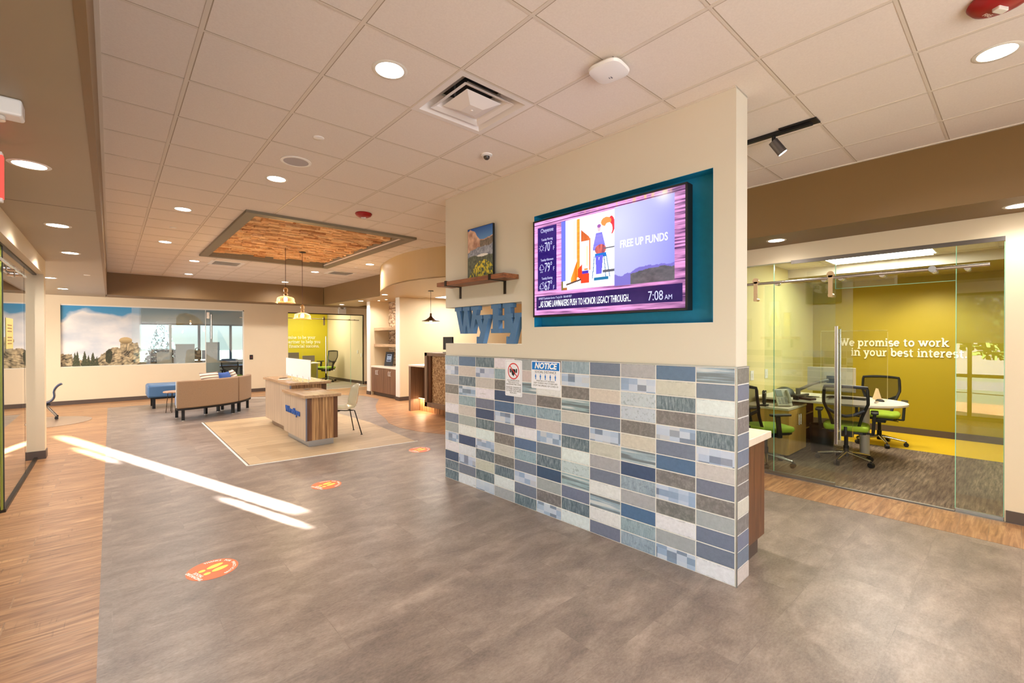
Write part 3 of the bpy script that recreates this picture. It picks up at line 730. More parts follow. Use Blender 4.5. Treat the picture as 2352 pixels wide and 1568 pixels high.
# tiles
TY = {'W': (222, 225, 232), 'C': (200, 193, 188), 'T': (138, 160, 176), 'G': (84, 102, 116), 'B': (84, 110, 146), 'D': (66, 84, 116),
      'S': (114, 122, 144), 'N': (116, 113, 114), 'L': (166, 167, 174), 'H': (150, 168, 182), 'P': (168, 184, 212), 'Q': (186, 202, 210)}
rows_by_col = ['TPLNCWSLPWDGG', 'BCGPTCLWDWPSW', 'GPCWSDGWPGCGP', 'WTNDBPSNCNGWL', 'LCHLTSWBTSPSG', 'NCWNTCPSGDLNP', 'TPNHCSGWQHSGW', 'SLCSSPCLSWHWS', 'LPQQNCHDTLBTT', 'BCGNPSBNPNWLP', 'HSWLGPCSNLSSW']
ub = [3.203, 2.945, 2.644, 2.341, 2.0465, 1.75, 1.4516, 1.147, .851, .5527, .2554, 0]
RH = 1.40/13
def tile(mb, kind, x0, x1, z0, z1, y0, y1, side=False, rr=random):
    g_ = .0034; c = np.array(lin(*TY[kind])[:3])
    code = {'W': .1, 'C': .1, 'T': .3, 'G': .3, 'B': .2, 'D': .2, 'S': .2, 'N': .4, 'L': .2, 'H': .5, 'P': .7, 'Q': .3}[kind]
    mb.col = (c[0]*rr.uniform(.93, 1.05), c[1]*rr.uniform(.94, 1.04), c[2]*rr.uniform(.95, 1.03), code)
    if not side: mb.box(x0+g_, x1-g_, y0, y1, z0+g_, z1-g_)
    else: mb.box(x0, x1, y0+g_, y1-g_, z0+g_, z1-g_)
tl = MB(); rr = random.Random(5)
for ci, rows in enumerate(rows_by_col):
    for ri, k in enumerate(rows):
        z1 = 1.40-ri*RH; tile(tl, k, ub[ci+1], ub[ci], z1-RH, z1, 0, .012, rr=rr)
for ri, k in enumerate('NSNNSSNNCNSSC'):
    z1 = 1.40-ri*RH; tile(tl, k, -.012, 0, z1-RH, z1, -TH-.01, .008, True, rr)
for ci in range(11):
    for ri in range(13):
        z1 = 1.40-ri*RH; tile(tl, rr.choice('WCTGSNLPBHSN'), ub[ci+1], ub[ci], z1-RH, z1, -TH-.012, -TH, rr=rr)
m, t, b, o = newmat('weathered_glazed_tile'); a = nd(t, 'ShaderNodeAttribute'); a.attribute_name = 'Col'
v = coords(t); al = a.outputs['Alpha']
cshift = nd(t, 'ShaderNodeVectorMath', operation='MULTIPLY_ADD'); t.links.new(a.outputs['Color'], cshift.inputs[0]); cshift.inputs[1].default_value = (37, 51, 43); t.links.new(v, cshift.inputs[2])
def gate(lo, hi):
    return math_(t, 'MULTIPLY', math_(t, 'GREATER_THAN', al, lo), math_(t, 'LESS_THAN', al, hi))
def mapv(sc):
    mp = nd(t, 'ShaderNodeMapping'); mp.inputs['Scale'].default_value = sc; t.links.new(cshift.outputs[0], mp.inputs[0]); return mp.outputs[0]
col = a.outputs['Color']
w1_ = noise(t, mapv((1, 1, 1)), 34, 6, .75); w2_ = noise(t, mapv((60, 1, 12)), 1.2, 4, .7); w3_ = noise(t, mapv((4, 1, 26)), 1.0, 3, .5)
col = mix(t, 1, col, ramp(t, w1_, [(.3, (.86, .86, .86, 1)), (.7, (1.08, 1.08, 1.08, 1))]), 'MULTIPLY')
# teal weathered: vertical streak wear to pale
f_ = math_(t, 'MULTIPLY', gate(.25, .35), ramp(t, w2_, [(.42, (0, 0, 0, 1)), (.78, (.6, .6, .6, 1))]))
col = mix(t, f_, col, lin(194, 208, 218))
f_ = math_(t, 'MULTIPLY', gate(.25, .35), ramp(t, w1_, [(.52, (0, 0, 0, 1)), (.62, (.5, .5, .5, 1))])); col = mix(t, f_, col, lin(92, 106, 118))
# brown grey speckle
f_ = math_(t, 'MULTIPLY', gate(.35, .45), ramp(t, w1_, [(.45, (0, 0, 0, 1)), (.68, (.4, .4, .4, 1))])); col = mix(t, f_, col, lin(168, 166, 164))
# horizontal banded
w4_ = noise(t, mapv((1.5, 1, 30)), 1.2, 2, .5)
f_ = math_(t, 'MULTIPLY', gate(.45, .55), ramp(t, w4_, [(.50, (0, 0, 0, 1)), (.58, (.75, .75, .75, 1))])); col = mix(t, f_, col, lin(92, 96, 100))
f_ = math_(t, 'MULTIPLY', gate(.45, .55), ramp(t, w4_, [(.34, (.8, .8, .8, 1)), (.42, (0, 0, 0, 1))])); col = mix(t, f_, col, lin(214, 216, 216))
# patchwork: soft blocks of blue
sn = nd(t, 'ShaderNodeVectorMath', operation='SNAP'); t.links.new(cshift.outputs[0], sn.inputs[0]); sn.inputs[1].default_value = (.074, 1, .046)
vo = nd(t, 'ShaderNodeTexWhiteNoise', noise_dimensions='3D'); t.links.new(sn.outputs[0], vo.inputs['Vector'])
sp = nd(t, 'ShaderNodeSeparateXYZ'); t.links.new(vo.outputs['Color'], sp.inputs[0])
pc = ramp(t, sp.outputs[0], [(.1, lin(210, 216, 226)), (.45, lin(186, 200, 220)), (.68, lin(130, 158, 192)), (.9, lin(78, 88, 104)), (.99, lin(216, 216, 216))])
col = mix(t, gate(.65, .75), col, mix(t, .35, pc, col))
# edge wear over white ones
f_ = math_(t, 'MULTIPLY', gate(.05, .15), ramp(t, w3_, [(.66, (0, 0, 0, 1)), (.74, (.5, .5, .5, 1))])); col = mix(t, f_, col, lin(150, 150, 142))
# worn glaze along the upper and lower edge of every tile
sz = nd(t, 'ShaderNodeSeparateXYZ'); t.links.new(v, sz.inputs[0])
e_ = math_(t, 'ABSOLUTE', math_(t, 'SUBTRACT', math_(t, 'FRACT', math_(t, 'DIVIDE', sz.outputs[2], 1.40/13)), .5))
e_ = math_(t, 'ADD', e_, math_(t, 'MULTIPLY', math_(t, 'SUBTRACT', noise(t, mapv((9, 1, 9)), 3, 5, .8), .5), .55))
ef = ramp(t, e_, [(.40, (0, 0, 0, 1)), (.50, (.62, .62, .62, 1))])
col = mix(t, math_(t, 'MULTIPLY', ef, math_(t, 'LESS_THAN', al, .34)), col, mix(t, .45, col, lin(60, 72, 82)))
t.links.new(col, b.inputs['Base Color']); b.inputs['Roughness'].default_value = .3; bump(t, b, w1_, .12, .003); tilemat = m
tl.build('tile_wainscot', tilemat, part, bevel=.0012, seg=1)
gr = plain('pale_grey_grout', (226, 222, 216), .85)
q = MB(); q.box(-.008, LW, 0, .0105, 0, 1.402); q.box(-.009, 0, -TH-.008, .006, 0, 1.402); q.box(0, LW, -TH-.009, -TH, 0, 1.402); q.build('grout_bed', gr, part)
q = MB(); q.box(-.014, -.008, .006, .015, 0, 1.405); q.box(-.014, LW, .0, .015, 1.402, 1.406); q.box(-.014, -.0, -TH-.014, 0, 1.402, 1.406); q.build('metal_edge_trim', alum, part)

# ---- television in the recess
tv = thing('television', 'large wall television showing weather, news and a FREE UP FUNDS slide', 'television', M=MW)
# tv local: right = -u. frame with origin bottom-left as viewed (u=1.754), depth front at +.055
TU0, TU1, TZ0, TZ1, TY_ = .297, 1.752, 1.785, 2.655, .05
q = MB(); q.box(TU0, TU1, -.03, TY_-.004, TZ0, TZ1); q.build('casing', black, tv, bevel=.004)
q = MB(); bz = .014
q.box(TU0, TU1, TY_-.004, TY_+.003, TZ0, TZ0+bz); q.box(TU0, TU1, TY_-.004, TY_+.003, TZ1-bz, TZ1); q.box(TU0, TU0+bz, TY_-.004, TY_+.003, TZ0, TZ1); q.box(TU1-bz, TU1, TY_-.004, TY_+.003, TZ0, TZ1)
q.build('bezel', plain('dark_bezel', (36, 32, 34), .35), tv)
MB().box(.8, 1.3, -.097, -.03, 2.0, 2.45).build('wall_bracket', blackm, tv)
SWd = TU1-TU0-2*bz; SHt = TZ1-TZ0-2*bz
MS = frame((TU1-bz, TY_-.003, TZ0+bz), (-1, 0, 0), (0, 0, 1))
PW, PH = 1.0, SHt/SWd       # design space: width 1
def screen(u, v):
    X = u; Y = v; o_ = 0*u[..., None]
    n = fbm(X*8, Y*70, 3, 4); n2 = fbm(X*70, Y*6, 8, 4)
    plank = np.floor(Y*7)
    wood = lerp(L3(58, 30, 78)+o_, L3(236, 158, 216)+o_, n*1.7-.30+.42*(1-X)-.12)
    wood = lerp(wood, L3(240, 170, 120)+o_, np.clip((n2-.5)*3, 0, 1)*np.clip((Y-.93)*20+.2, 0, 1)*np.clip((X-.3)*3, 0, 1))
    wood = np.where(((Y*5.2) % 1 < .03)[..., None], L3(60, 20, 70)+o_, wood)
    c = wood*(1+.5*np.exp(-((X-.5)**2+(Y-.6)**2)*6))[..., None]
    def rect(c, x0, x1, y0, y1, colr):
        mk = (X >= x0) & (X <= x1) & (Y >= y0) & (Y <= y1); return np.where(mk[..., None], colr, c)
    navy = lerp(L3(26, 12, 92)+o_, L3(56, 34, 110)+o_, fbm(X*20, Y*20, 2)); 
    c = rect(c, .028, .185, .26, .965-.03, navy)
    c = rect(c, .016, .985, .055, .205, lerp(L3(26, 14, 70)+o_, L3(62, 36, 100)+o_, fbm(X*12, Y*12, 6)*(.6+.6*(1-X))))
    # photo panel .215-.60 , .265-.955 ; blue slide .60-.945
    px = (X-.222)/(.598-.222); py = (Y-.245)/(.945-.245)
    ph = lerp(L3(228, 224, 240)+o_, L3(255, 255, 255)+o_, px*1.3)
    def pr(ph, x0, x1, y0, y1, colr, sl=0.):
        yy = py+sl*(px-x0); mk = (px >= x0) & (px <= x1) & (yy >= y0) & (yy <= y1); return np.where(mk[..., None], colr, ph)
    ph = pr(ph, 0, .09, .13, 1, L3(96, 104, 214)+o_); ph = pr(ph, 0, .04, 0, .13, L3(110, 100, 60)+o_)
    ph = pr(ph, .24, .33, .42, .97, L3(226, 200, 190)+o_); ph = pr(ph, .32, .375, .16, .98, lerp(L3(196, 110, 40)+o_, L3(232, 160, 60)+o_, n))
    ph = np.where(((px > .2) & (px < .32) & (py < .16+.9*(px-.2)*2.2) & (py > .10))[..., None], lerp(L3(250, 150, 60)+o_, L3(250, 96, 20)+o_, (px-.2)*9), ph)
    ph = np.where(((px > .4) & (px < .56) & (py > .65) & (py < .82-(px-.4)*.75))[..., None], lerp(L3(150, 60, 20)+o_, L3(210, 110, 60)+o_, n2), ph)
    ph = pr(ph, .555, .575, .24, .68, L3(190, 110, 70)+o_); ph = pr(ph, .5, .53, .3, .58, L3(240, 230, 150)+o_)
    # worker: head, torso, legs, saw bench
    el = lambda cx, cy, rx, ry: ((px-cx)/rx)**2+((py-cy)/ry)**2 < 1
    ph = np.where(el(.95, .8, .06, .12)[..., None], L3(214, 50, 60)+o_, ph); ph = np.where(el(.86, .86, .09, .06)[..., None], L3(226, 130, 70)+o_, ph)
    ph = np.where(el(.90, .75, .07, .09)[..., None], L3(255, 250, 250)+o_, ph)
    ph = np.where(el(.735, .79, .028, .05)[..., None], L3(220, 170, 180)+o_, ph); ph = np.where(el(.735, .82, .035, .025)[..., None], L3(140, 80, 150)+o_, ph)
    tor = (py < .73) & (py > .50) & (np.abs(px-.735) < .055+.30*np.clip(.73-py, 0, .2)); ph = np.where(tor[..., None], lerp(L3(90, 90, 214)+o_, L3(140, 130, 240)+o_, n), ph)
    ph = np.where(el(.76, .50, .10, .07)[..., None], lerp(L3(70, 40, 80)+o_, L3(220, 110, 90)+o_, n2*1.6-.3), ph)
    ph = pr(ph, .66, .86, .40, .45, L3(30, 100, 180)+o_)
    lg = (py < .42) & (py > .17) & ((np.abs(px-.70-.05*(.42-py)) < .03) | (np.abs(px-.775+.1*(.42-py)) < .032)); ph = np.where(lg[..., None], L3(96, 90, 224)+o_, ph)
    for a_, s_ in ((.65, -.12), (.82, .12), (.86, .22)):
        lk = (py < .42) & (py > .12) & (np.abs(px-a_-s_*(.42-py)) < .007); ph = np.where(lk[..., None], L3(30, 90, 140)+o_, ph)
    ph = pr(ph, .64, .90, .09, .13, L3(30, 100, 140)+o_); ph = pr(ph, .80, 1, .18, .22, L3(80, 80, 90)+o_); ph = pr(ph, .82, 1, .50, .515, L3(90, 90, 100)+o_)
    ph = pr(ph, .395, .55, .07, .20, L3(250, 62, 36)+o_); ph = np.where(((px > .34) & (px < .42) & (py > .1+(.42-px)*.8) & (py < .34-(.42-px)*.8))[..., None], L3(240, 60, 30)+o_, ph)
    ph = pr(ph, .42, .54, .20, .24, L3(70, 50, 160)+o_); ph = pr(ph, .46, .53, .25, .27, L3(190, 120, 50)+o_)
    ph = pr(ph, .1, .4, .06, .085, L3(80, 60, 50)+o_, -.18); ph = pr(ph, .04, .12, .0, .035, L3(150, 90, 40)+o_)
    c = np.where(((px >= 0) & (px <= 1) & (py >= 0) & (py <= 1))[..., None], ph*1.25, c)
    mn = .285+.05*fbm(X*14, 0*X, 12, 4)+np.clip((X-.6)*.22, 0, .06)
    bl = lerp(L3(120, 118, 236)+o_, L3(198, 200, 255)+o_, 1.0-np.sqrt((X-.62)**2*5+(Y-.8)**2*.7))
    bl = np.where((Y < mn+.04*fbm(X*20, Y*0, 15))[..., None], L3(118, 108, 190)+o_, bl)
    bl = np.where(((Y < mn-.02*(1-X)) & (X > .70))[..., None], lerp(L3(66, 70, 74)+o_, L3(112, 104, 112)+o_, fbm(X*40, Y*40, 18)), bl)
    bl = bl*(1+.0*X[..., None]); c = np.where(((X >= .598) & (X <= .945) & (Y >= .235) & (Y <= .955))[..., None], bl, c)
    return c
picture('screen', SWd, SHt, 420, 240, screen, screen_m, tv, MS)
def st(body, x, y, size, align='LEFT', sx=1., off=0., ext=.0002, nm='screen_text', mat=None):
    # x,y fractions of the screen
    M = MS @ Matrix.Translation((x*SWd, y*SHt, .0012)); return text(nm, body, size, M, mat or screen_white, tv, ext, align, sx, off)
soft = emis('screen_lavender_text', (206, 206, 245), .95)
st('Cheyenne', .107, .895, .052, 'CENTER', .72, 0, mat=soft)
for zz, w_, tmp in ((.80, 'Tuesday Morning', '70°'), (.585, 'Tuesday Afternoon', '79°'), (.37+.02, 'Tuesday Evening', '67°')):
    st(w_, .107, zz, .031, 'CENTER', .62, mat=soft); st(tmp, .086, zz-.085, .115, 'LEFT', .58, mat=soft); st('F', .157, zz-.105, .05, 'LEFT', .7, mat=soft)
st('. . .', .107, .30, .05, 'CENTER', 1)
st('FREE UP FUNDS', .772, .605, .080, 'CENTER', .70, .0011)
st('...AS SOME LAWMAKERS PUSH TO HONOR LEGACY THROUGH...', .035, .115, .079, 'LEFT', .415, .0005)
st('AP/NEXT Syndication Service / Tue Jul 28 - 7:00 AM MDT', .035, .178, .026, 'LEFT', .62, mat=soft)
st('7:08', .80, .115, .098, 'LEFT', .72, mat=soft); st('AM', .892, .098, .048, 'LEFT', .85, mat=soft)
def icon(pts, r=.0016, closed=False):
    return [MS @ Vector((x*SWd, y*SHt, .0015)) for x, y in pts]
q = MB(); asp = SWd/SHt
def circ(cx, cy, r, a0=0, a1=360, n=20): return [(cx+r*math.cos(R(a0+(a1-a0)*i/n)), cy+r*asp*math.sin(R(a0+(a1-a0)*i/n))) for i in range(n+1)]
def lin_(mb, pts, r=.0018): mb.tube(icon(pts), r, 4)
lin_(q, circ(.062, .715, .013))
for k in range(8):
    a = R(45*k); lin_(q, [(.062+.018*math.cos(a), .715+.018*asp*math.sin(a)), (.062+.023*math.cos(a), .715+.023*asp*math.sin(a))])
q.build('sun_icon', soft, tv)
def cloud_(cy):
    global q
    q = MB()
    lin_(q, circ(.053, cy-.005, .010, 100, 270)+circ(.062, cy+.014, .012, 150, 20)+circ(.074, cy-.004, .009, 80, -90)+[(.053, cy-.023)])
    for k in (-.008, 0, .008): lin_(q, [(.063+k, cy-.035), (.060+k, cy-.052)])
cloud_(.505); q.build('rain_cloud_icon', soft, tv); cloud_(.305); lin_(q, circ(.074, .335, .009, 150, -30)); q.build('rain_cloud_icon', soft, tv)

# ---- signs stuck on the wainscot
def wl_frame(u, z, off=.0135): return MW @ frame((u, off, z), (-1, 0, 0), (0, 0, 1))
paper = plain('white_sign_vinyl', (236, 238, 246), .35); inkblk = plain('black_print', (24, 24, 28), .5); redp = plain('red_print', (206, 50, 52), .5); bluep = plain('blue_print', (0, 116, 200), .5)
def rrect(mb, x0, x1, y0, y1, r, z0, z1, n=5, mi=None):
    pts = []
    for cx, cy, a0 in ((x1-r, y1-r, 0), (x0+r, y1-r, 90), (x0+r, y0+r, 180), (x1-r, y0+r, 270)):
        pts += [(cx+r*math.cos(R(a0+90*k/n)), cy+r*math.sin(R(a0+90*k/n))) for k in range(n+1)]
    mb.poly(pts, z0, z1, mi)
s1 = thing('no_handshake_sign', 'narrow white sign with a crossed-out handshake on the tiles', 'sign', M=wl_frame(2.172, 1.034))
q = MB(); rrect(q, 0, .236, 0, .35, .012, 0, .002); q.build('sign_face', paper, s1)
q = MB()
for x0, x1, y0, y1 in ((.012, .224, .012, .0135), (.012, .224, .3365, .338), (.012, .0135, .012, .338), (.2225, .224, .012, .338)): q.box(x0, x1, y0, y1, .002, .0026)
q.build('printed_border', plain('grey_print', (150, 150, 165), .5), s1)
q = MB(); cx, cy = .118, .243
q.tube([(cx+.074*math.cos(R(a)), cy+.074*math.sin(R(a)), .0024) for a in range(0, 360, 10)], .0055, 6, closed=True, flat=(1, .25)); q.bar((cx-.052, cy+.052, .0032), (cx+.052, cy-.052, .0032), .010, .001)
q.build('prohibition_symbol', redp, s1)
q = MB()
q.poly([(cx-.052, cy+.022), (cx-.036, cy+.026), (cx-.032, cy-.012), (cx-.050, cy-.016)], .002, .0026); q.poly([(cx+.052, cy+.022), (cx+.036, cy+.026), (cx+.032, cy-.012), (cx+.050, cy-.016)], .002, .0026)
q.poly([(cx-.032, cy+.016), (cx-.006, cy+.022), (cx+.028, cy+.018), (cx+.030, cy-.010), (cx+.012, cy-.034), (cx-.004, cy-.044), (cx-.014, cy-.036), (cx-.028, cy-.010)], .002, .0026)
for k in range(3): q.bar((cx-.022+.010*k, cy-.022-.008*k, .0026), (cx-.014+.010*k, cy-.036-.006*k, .0026), .008, .001)
q.build('handshake_symbol', inkblk, s1)
for k, w_ in enumerate(['AS A PREVENTATIVE,', 'THIS FACILITY IS A', 'HANDSHAKE-FREE ZONE.']): text('sign_text', w_, .0215, Matrix.Translation((.118, .152-.019*k, .0022)), inkblk, s1, .0002, sx=.86)
for k, w_ in enumerate(['PLEASE BE CONSIDERATE', 'OF OTHERS AND BE SURE', 'TO WASH YOUR HANDS', 'REGULARLY.']): text('sign_text', w_, .0215, Matrix.Translation((.118, .086-.018*k, .0022)), inkblk, s1, .0002, sx=.84)
s2 = thing('notice_sign', 'white and blue NOTICE social distance sign on the tiles', 'sign', M=wl_frame(1.812, 1.135))
q = MB(); rrect(q, 0, .35, 0, .252, .010, 0, .002); q.build('sign_face', paper, s2)
MB().box(.010, .340, .172, .242, .002, .0028).build('blue_header', bluep, s2)
text('header_text', 'NOTICE', .072, Matrix.Translation((.175, .207, .003)), plain('white_print', (250, 250, 252), .5), s2, .0002, offset=.0028, shear=.2)
text('sign_text', 'SOCIAL DISTANCE', .031, Matrix.Translation((.175, .152, .0022)), inkblk, s2, .0002)
for k in range(5):
    q = MB(); x = .055+.06*k; y = .105; pts = [(x-.009, y+.006), (x-.005, y+.017), (x-.003, y+.019), (x+.003, y+.019), (x+.005, y+.017), (x+.009, y+.006), (x+.005, y-.002), (x+.0035, y-.023), (x-.0035, y-.023), (x-.005, y-.002)]
    q.poly(pts, .002, .0026); q.poly([(x+.0045*math.cos(R(a)), y+.024+.0045*math.sin(R(a))) for a in range(0, 360, 40)], .002, .0026); q.build('person_symbol', bluep, s2)
text('sign_text', 'MAINTAIN A 6 FT DISTANCE', .019, Matrix.Translation((.175, .071, .0022)), inkblk, s2, .0002, sx=.9)
text('sign_text', 'KEEP YOURSELF AND OTHERS SAFE', .019, Matrix.Translation((.175, .051, .0022)), inkblk, s2, .0002, sx=.95)
text('sign_text', 'STOP THE SPREAD OF COVID-19', .022, Matrix.Translation((.175, .028, .0022)), inkblk, s2, .0002, sx=.95)

# ---- shelf with canvas, and letters in the opening
def shelf(name, label, M, L, depth=.2):
    sh = thing(name, label, 'shelf', M=M)
    MB().box(0, L, .004, depth, -.022, .022).build('board', shelfwood, sh, bevel=.003)
    for u in (.2, L-.17) if L > .8 else (.12, L-.12):
        q = MB(); q.box(u-.018, u+.018, 0, .005, -.15, -.022); q.box(u-.018, u+.018, 0, depth+.006, -.028, -.022); q.box(u-.018, u+.018, depth, depth+.006, -.028, .03); q.box(u-.018, u+.018, depth-.04, depth+.006, .0225, .028)
        q.build('bracket', darkbronze, sh, bevel=.001)
    return sh
shelf('wall_shelf', 'brown plank wall shelf on black brackets above the blue letters', MW @ Matrix.Translation((1.99, 0, 2.185)), 1.10)
def canvas(name, label, M, w, h, fn, n=(70, 90), d=.022):
    c = thing(name, label, 'picture', M=M)
    MB().box(0, w, 0, h, -d, 0).build('frame', blackm, c)
    picture('print', w-.008, h-.008, n[0], n[1], fn, paint_m, c, Matrix.Translation((.004, .004, .001)))
    return c
def mountain(u, v):
    o_ = 0*u[..., None]; n = fbm(u*7, v*9, 50, 5); n2 = fbm(u*26, v*26, 60, 4)
    c = lerp(L3(96, 150, 210)+o_, L3(22, 84, 170)+o_, (v-.75)*4)
    rid = np.interp(u, [0, .1, .3, .38, .5, .65, .85, 1], [.95, .985, .93, .84, .76, .75, .77, .80])+.02*(fbm(u*30, v*0, 4)-.5)
    c = np.where((v < rid)[..., None], lerp(L3(150, 104, 84)+o_, L3(232, 196, 172)+o_, n*1.6-.3), c)
    c = np.where(((v < rid-.02) & (u > .5))[..., None], lerp(L3(70, 66, 56)+o_, L3(150, 136, 120)+o_, n2), c)
    c = np.where((v < .60+.10*u-.1*n)[..., None], lerp(L3(80, 92, 112)+o_, L3(176, 182, 196)+o_, n2*1.3-.1), c)
    c = np.where((v < .42+.06*n)[..., None], lerp(L3(38, 48, 36)+o_, L3(120, 126, 104)+o_, n2), c)
    c = np.where(((u-.6)**2/.05+(v-.45)**2/.0006 < 1)[..., None], L3(235, 235, 230)+o_, c)
    fl_ = (v < .36-.6*(u-.62)**2*1.6) & (n2 > .42); c = np.where(fl_[..., None], lerp(L3(120, 130, 30)+o_, L3(226, 202, 60)+o_, (n2-.42)*4), c)
    return c
canvas('mountain_canvas', 'tall mountain landscape print leaning on the wall shelf', MW @ Matrix.Translation((2.725, .05, 2.209)) @ frame((0, 0, 0), (-1, 0, 0), (0, 0, 1)), .412, .545, mountain, (120, 150))

# slab letters (block capitals built from strokes)
def slab(ch):
    """convex polygons of a block slab letter one unit tall"""
    r_ = lambda x0, x1, y0, y1: [(x0, y0), (x1, y0), (x1, y1), (x0, y1)]
    if ch == 'W':
        return [[(.09, .86), (.36, 0), (.58, 0), (.33, .86)], [(.60, .86), (.46, 0), (.62, 0), (.80, .62), (.80, .86)], [(.60, .86), (.62, .62), (.82, 0), (.98, 0), (.80, .86)],
                [(1.11, .86), (.90, 0), (1.12, 0), (1.35, .86)], r_(0, .42, .85, 1), r_(.50, .90, .85, 1), r_(.98, 1.43, .85, 1)]
    if ch == 'H':
        return [r_(.10, .40, 0, 1), r_(.70, 1.0, 0, 1), r_(.38, .72, .43, .60), r_(0, .50, 0, .15), r_(.60, 1.10, 0, .15), r_(0, .50, .85, 1), r_(.60, 1.10, .85, 1)]
    return [[(.06, .87), (.34, .32), (.54, .34), (.34, .87)], [(.50, .87), (.14, .0), (.44, .0), (.75, .87)], r_(0, .40, .86, 1), r_(.46, .82, .86, 1), r_(.08, .44, 0, .13), r_(.08, .20, .12, .24)]
blue_l = plain('dusty_blue_letter_paint', (76, 116, 158), .5, var=.04, vs=20)
def letter(ch, uL, z0, scale, label, depth=.06, front=-.01):
    q = MB()
    for k, p in enumerate(slab(ch)): e = k*.0005; q.poly([(x*scale, y*scale) for x, y in p], -depth+e, 0-e)
    o = q.build('block_letter', blue_l, M=MW @ frame((uL, front, z0), (-1, 0, 0), (0, 0, 1)), bevel=.0015, seg=1)
    return tag(o, label, 'letter', 'blue letters in the wall opening')
letter('W', 3.048, 1.647, .296, 'big blue slab letter W, leftmost in the wall opening')
letter('y', 2.668, 1.541, .30, 'blue slab letter y between the W and the H', front=.0)
letter('H', 2.420, 1.649, .295, 'big blue slab letter H in the wall opening')
letter('y', 2.20, 1.541, .30, 'blue slab letter y at the right edge of the opening', front=.0)

# back of the partition: counter, shelf, pictures (also seen mirrored in the office glass)
MB_ = MW @ Matrix.Translation((0, -TH-.012, 0)) @ Matrix.Rotation(math.pi, 4, 'Z')    # local x = -u, y outwards (+x side)
def back_frame(u, z, off=0): return MW @ Matrix.Translation((u, -TH-.012-off, z)) @ frame((0, 0, 0), (1, 0, 0), (0, 0, 1))
bs = thing('back_wall_shelf', 'small dark shelf mirrored in the office glass, behind the partition', 'shelf', M=MW @ Matrix.Translation((1.75, -TH, 1.60)) @ Matrix.Rotation(math.pi, 4, 'Z'))
MB().box(0, .56, .004, .16, -.02, .02).build('board', shelfwood, bs)
for u in (.09, .44):
    q = MB(); q.box(u-.018, u+.018, 0, .006, -.16, -.02); q.box(u-.018, u+.018, 0, .166, -.027, -.02); q.build('bracket', darkbronze, bs)
def aspen(u, v):
    o_ = 0*u[..., None]; n = fbm(u*9, v*14, 70, 4)
    c = lerp(L3(190, 200, 204)+o_, L3(226, 230, 226)+o_, n)
    c = np.where((v < .85-1.2*np.abs(u-.5)*.9+.1*n)[..., None], lerp(L3(180, 150, 60)+o_, L3(222, 200, 110)+o_, n), c)
    return np.where((v < .25+.1*n)[..., None], lerp(L3(90, 90, 60)+o_, L3(190, 180, 130)+o_, n), c)
def branch(u, v):
    o_ = 0*u[..., None]; n = fbm(u*9, v*14, 75, 4)
    c = lerp(L3(214, 190, 40)+o_, L3(180, 150, 30)+o_, n); return np.where((v < .45)[..., None], lerp(L3(120, 110, 70)+o_, L3(200, 180, 60)+o_, n), c)
canvas('tall_tree_print', 'tall narrow tree print standing on the shelf mirrored in the office glass', back_frame(1.47, 1.622, .05), .17, .60, aspen, (30, 60))
canvas('small_tree_print', 'short narrow yellow print beside the tall tree print', back_frame(1.31, 1.622, .05), .10, .40, branch, (20, 50))
def rider(u, v):
    o_ = 0*u[..., None]; n = fbm(u*6, v*6, 80, 5); c = lerp(L3(40, 42, 26)+o_, L3(90, 88, 56)+o_, n)
    k = (((u-.5)/.38)**2+((v-.55)/.25)**2 < 1) & (n < .56); return np.where(k[..., None], lerp(L3(180, 170, 120)+o_, L3(230, 224, 180)+o_, n), c)
canvas('dark_photo_print', 'large dark photograph mirrored high in the office glass', back_frame(.62, 2.14, .004), .48, .53, rider, (60, 60))
ct = thing('partition_counter', 'wood counter with pale top behind the tiled partition end', 'counter', M=MW)
q = MB(); q.box(.05, 2.4, -TH-.50, -TH-.012, .12, .84); q.build('cabinet_body', walnut, ct)
MB().box(.07, 2.38, -TH-.42, -TH-.012, 0, .12).build('plinth', base_m, ct)
MB().box(.02, 2.42, -TH-.56, -TH-.012, .84, .89).build('worktop', counter_white, ct, bevel=.003)
# ================================================================== CEILING FIXTURES
disc_m = emis('downlight_diffuser', (255, 246, 232), 14); trim_m = plain('downlight_trim', (226, 220, 208), .35)
LP = 56.0
def downlight(x, y, z, label, grp, r=.078, power=1., spot=True, col=WARM):
    t_ = thing('downlight', label, 'ceiling light', (x, y, z), group=grp)
    q = MB(); q.lathe([(r+.004, -.004), (r+.022, -.004), (r+.026, -.001), (r+.004, -.001)], n=28, close=True); q.build('trim_ring', trim_m, t_, smooth=True)
    q = MB(); q.lathe([(0, -.003), (r+.004, -.003)], n=28); q.build('diffuser', disc_m, t_)
    if spot:
        d = bpy.data.lights.new('downlight_lamp', 'SPOT'); d.energy = LP*power*(1.0 if y < 4 else 1.35 if y < 6 else 1.9); d.color = col; d.spot_size = R(160); d.spot_blend = 1; d.shadow_soft_size = .06
        o_ = bpy.data.objects.new('downlight_lamp', d); C.objects.link(o_); o_.location = (x, y, z-.03)
    return t_
G1 = 'round downlights in the tiled ceiling'; G2 = 'round downlights in the left soffit'; G3 = 'round downlights in the right soffit'
downlight(1.262, 2.525, CE, 'round downlight left of the square air diffuser', G1)
downlight(1.259, 4.989, CE, 'round downlight beside the round ceiling speaker', G1)
downlight(.681, 6.914, CE, 'round downlight left of the wood ceiling panel near corner', G1)
downlight(.687, 9.427, CE, 'round downlight left of the wood ceiling panel far corner', G1)
downlight(1.303, 11.327, CE, 'round downlight left of the slotted vent beyond the wood panel', G1)
downlight(1.459, 13.687, CE, 'far round downlight next to the far soffit, left one', G1)
downlight(3.686, 11.284, CE, 'round downlight between the two slotted vents', G1)
downlight(3.70, 13.833, CE, 'far round downlight seen behind the pendant cord', G1)
